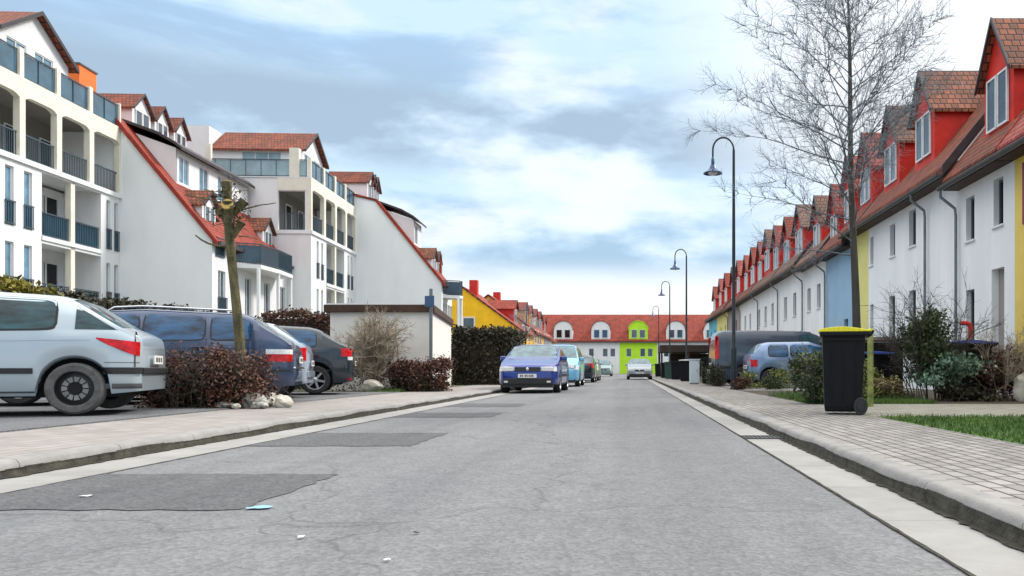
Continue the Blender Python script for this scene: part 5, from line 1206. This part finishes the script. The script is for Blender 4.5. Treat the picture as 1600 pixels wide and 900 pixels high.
# 2 dark blue station wagon
WG = [(0, .80), (.03, .93), (.12, 1.0), (.62, 1.38), (.80, 1.44), (2.2, 1.49), (2.75, 1.45), (3.05, 1.34), (3.65, 1.0), (4.4, .84), (4.65, .76), (4.75, .60)]
c, sec, patch = car((-5.75, 13.85, .135), 180+TH, 'dark blue station wagon parked behind the pollarded tree, with a chrome roof rail', L=4.75, W=1.80, top=WG, belt=[(0, 1.0), (2, .975), (4.75, .93)], ax=(1.0, 3.78), wr=.32,
    side=[(.62, 1.20), (1.30, 2.15), (2.23, 3.25)], rear_g=(.13, .60), front_g=(2.9, 3.6), col='p_navy', gl='car_glass_b', tail=[(.02, .42, .66, .78, 'tail'), (.02, .40, .781, .86, 'lens_clear')], head=[(.03, .4, .62, .8, 'lens_clear')], mould=(.05, 4.5, .50, .53), doors=(2.19, 1.26), rail=(.9, 2.6))
rear_kit(c, 1.8, 4.75, .64, 'chrome', (.545, .575))
# 3 light blue compact, nose to the street
c, sec, patch = car((-6.38, 15.95, .135), 180+TH, 'pale silver-blue compact parked between the station wagon and the black-blue hatchback', L=3.75, W=1.68, top=[(0, .85), (.04, .98), (.12, 1.03), (.62, 1.40), (1.2, 1.47), (1.9, 1.45), (2.3, 1.32), (3.0, .98), (3.5, .84), (3.68, .74), (3.75, .6)], belt=.95, ax=(.6, 3.05), wr=.29,
    side=[(.66, 1.15), (1.22, 2.4)], rear_g=(.13, .60), front_g=(2.05, 2.95), col='p_pale', head=[(.03, .35, .62, .80, 'lens_clear')], tail=[(.02, .2, .7, .95, 'tail')], doors=(1.2,), mould=(.3, 3.4, .48, .52))
rear_kit(c, 1.68, 3.75, .60, 'p_pale', (.38, .50))
# 4 black-blue hatchback
c, sec, patch = car((-6.35, 18.35, .135), 180+TH, 'black-blue hatchback parked between the pale silver-blue compact and the bare shrub', L=4.1, W=1.72, top=[(a, b*1.03) for a, b in HB[:-1]]+[(4.1, .62)], belt=[(0, 1.02), (4.1, .94)], ax=(.76, 3.3), wr=.31,
    side=[(.75, 1.35), (1.45, 2.1), (2.16, 2.95)], rear_g=(.17, .62), front_g=(2.35, 3.2), col='p_dark', gl='car_glass_b', tail=[(.02, .24, .82, 1.0, 'tail'), (.0, .1, .74, .815, 'lens_clear')], head=[(.03, .4, .62, .8, 'lens_clear')], doors=(2.13, 1.40), mould=(.1, 3.9, .50, .53))
rear_kit(c, 1.72, 4.1, .62, 'trim_blk', (.40, .50))
for sgn in (1, -1): patch('reflector', 'tail', .02, .12, .30, .34, sgn, .01)
# 5 royal blue sedan facing the camera
SD = [(0, .80), (.03, .93), (.25, 1.0), (.62, 1.04), (1.15, 1.36), (1.45, 1.40), (2.2, 1.42), (2.55, 1.38), (3.25, 1.0), (3.95, .86), (4.2, .80), (4.33, .70), (4.38, .58)]
cx = -2.88
c, sec, patch = car((cx, 26.75, 0), -90, 'royal blue sedan parked at the left kerb facing the camera', L=4.38, W=1.72, top=SD, belt=.93, ax=(.85, 3.5), wr=.30, side=[(.95, 1.5), (1.58, 2.25), (2.33, 3.1)], rear_g=(.65, 1.12), front_g=(2.45, 3.2), col='p_blue',
    head=[(.0, .22, .62, .76, 'lens_clear')], tail=[(.0, .2, .7, .88, 'tail')], doors=(1.54, 2.29), mould=(.5, 3.9, .46, .50), lower=.05)
front_kit(c, 1.72, 4.38, .62, .44, .36, (.26, .43))
for sgn in (1, -1):
    mb = MB(); a = sgn*.56; mb.box(4.30, 4.392, a-.17, a+.17, .625, .745); mb.build('headlight', M['lens_clear'], c, bevel=.015)
    mb = MB(); mb.box(4.392, 4.412, sgn*.60-.06, sgn*.60+.06, .30, .36); mb.build('fog_lamp', M['lens_clear'], c, bevel=.01)
mb = MB()
for q in (-.35, .25): mb.tube([(3.18, q, 1.035), (3.02, q+.45, 1.12)], .008, 6)
mb.build('wipers', M['trim_blk'], c)
# 6 sky blue people carrier
MP = [(0, .9), (.03, 1.1), (.25, 1.55), (.6, 1.66), (2.2, 1.68), (2.7, 1.60), (3.4, 1.12), (3.8, .92), (4.0, .82), (4.08, .62)]
c, sec, patch = car((-2.86, 35.0, 0), -90, 'sky blue people carrier parked directly behind the royal blue sedan', L=4.08, W=1.76, top=MP, belt=1.02, ax=(.7, 3.3), wr=.31, side=[(.4, 1.2), (1.3, 2.1), (2.2, 3.2)], rear_g=(.05, .24), front_g=(2.6, 3.4), col='p_sky', head=[(.0, .3, .66, .86, 'lens_clear')], tail=[(.0, .15, .8, 1.2, 'tail')], doors=(1.25, 2.15))
front_kit(c, 1.76, 4.08, .62, .42)
# 7, 8 next parked cars, 9 far parked car, 10 approaching car
c, _, patch = car((-2.72, 41.2, 0), 90, 'dark car with red tail lamps parked behind the sky blue people carrier', L=4.1, W=1.72, top=HB[:-1]+[(4.1, .62)], belt=.96, ax=(.76, 3.25), wr=.31, side=[(.75, 1.35), (1.45, 2.1), (2.16, 2.95)], rear_g=(.17, .62), front_g=(2.35, 3.2), col='p_dark', tail=[(.02, .24, .76, 1.0, 'tail')])
rear_kit(c, 1.72, 4.1, .62, 'trim_blk', (.40, .50))
c, _, patch = car((-2.75, 52, 0), -90, 'grey car parked beyond the dark one with red tail lamps', L=4.1, W=1.72, top=HB[:-1]+[(4.1, .62)], belt=.96, ax=(.76, 3.25), wr=.31, side=[(.75, 1.35), (1.45, 2.1), (2.16, 2.95)], rear_g=(.17, .62), front_g=(2.35, 3.2), col='p_grey', head=[(.0, .3, .66, .82, 'lens_clear')])
front_kit(c, 1.72, 4.1, .58, .38)
c, _, patch = car((-2.75, 86, 0), -90, 'pale teal car parked farthest down the left kerb', L=4.3, W=1.72, top=MP, belt=1.0, ax=(.76, 3.25), wr=.31, side=[(.75, 1.35), (1.45, 2.1), (2.16, 2.95)], rear_g=(.05, .24), front_g=(2.6, 3.4), col='p_teal', head=[(.0, .3, .66, .82, 'lens_clear')])
front_kit(c, 1.72, 4.08, .58, .38)
c, _, patch = car((.62, 58.3, 0), -90, 'silver car standing on the right half of the road in the distance', L=4.38, W=1.74, top=SD, belt=.93, ax=(.85, 3.5), wr=.30, side=[(.95, 1.5), (1.58, 2.25), (2.33, 3.1)], rear_g=(.65, 1.12), front_g=(2.45, 3.2), col='p_grey', head=[(.0, .22, .62, .76, 'lens_clear')], doors=(1.54, 2.29))
front_kit(c, 1.74, 4.38, .56, .40, .30, (.24, .40))
for sgn in (1, -1): MB().box(4.30, 4.392, sgn*.56-.16, sgn*.56+.16, .60, .74).build('headlight', M['lens_clear'], c, bevel=.015)
# 11 dark van and 12 small blue car on the right drive
VN = [(0, .95), (.02, 1.6), (.08, 1.86), (.3, 1.95), (3.3, 1.95), (3.7, 1.80), (4.4, 1.16), (4.75, .98), (4.9, .80), (4.95, .6)]
c, _, patch = car((2.95, 29.0, .1), 4, 'long dark van parked side-on behind the small blue car', 'van', L=4.95, W=1.88, top=VN, belt=1.15, ax=(.95, 3.95), wr=.33, side=[(3.0, 4.2)], rear_g=(.0, .0001), front_g=(3.65, 4.4), col='p_van', gl='car_glass', tail=[(.0, .12, .95, 1.75, 'tail')], mould=(.2, 4.6, .60, .70), doors=(2.9, 1.8), tum=.12)
rear_kit(c, 1.88, 4.95, .70, 'lens_clear', (.45, .60))
c, _, patch = car((3.75, 25.8, .1), 3, 'small blue car on the drive between the nearest lamp post and the yellow-lidded bin', L=3.7, W=1.66, top=[(0, .85), (.04, 1.02), (.32, 1.36), (.6, 1.43), (1.9, 1.45), (2.3, 1.32), (3.0, .98), (3.45, .84), (3.63, .74), (3.7, .6)], belt=.96, ax=(.6, 3.0), wr=.29, side=[(.55, 1.15), (1.25, 2.4)], rear_g=(.08, .34), front_g=(2.05, 2.95), col='p_ltblue', gl='car_glass_b', tail=[(.0, .2, .66, .88, 'tail')], doors=(1.2,), mould=(.3, 3.3, .46, .50), lower=.06)
rear_kit(c, 1.66, 3.7, .6, 'trim_blk', (.34, .50))
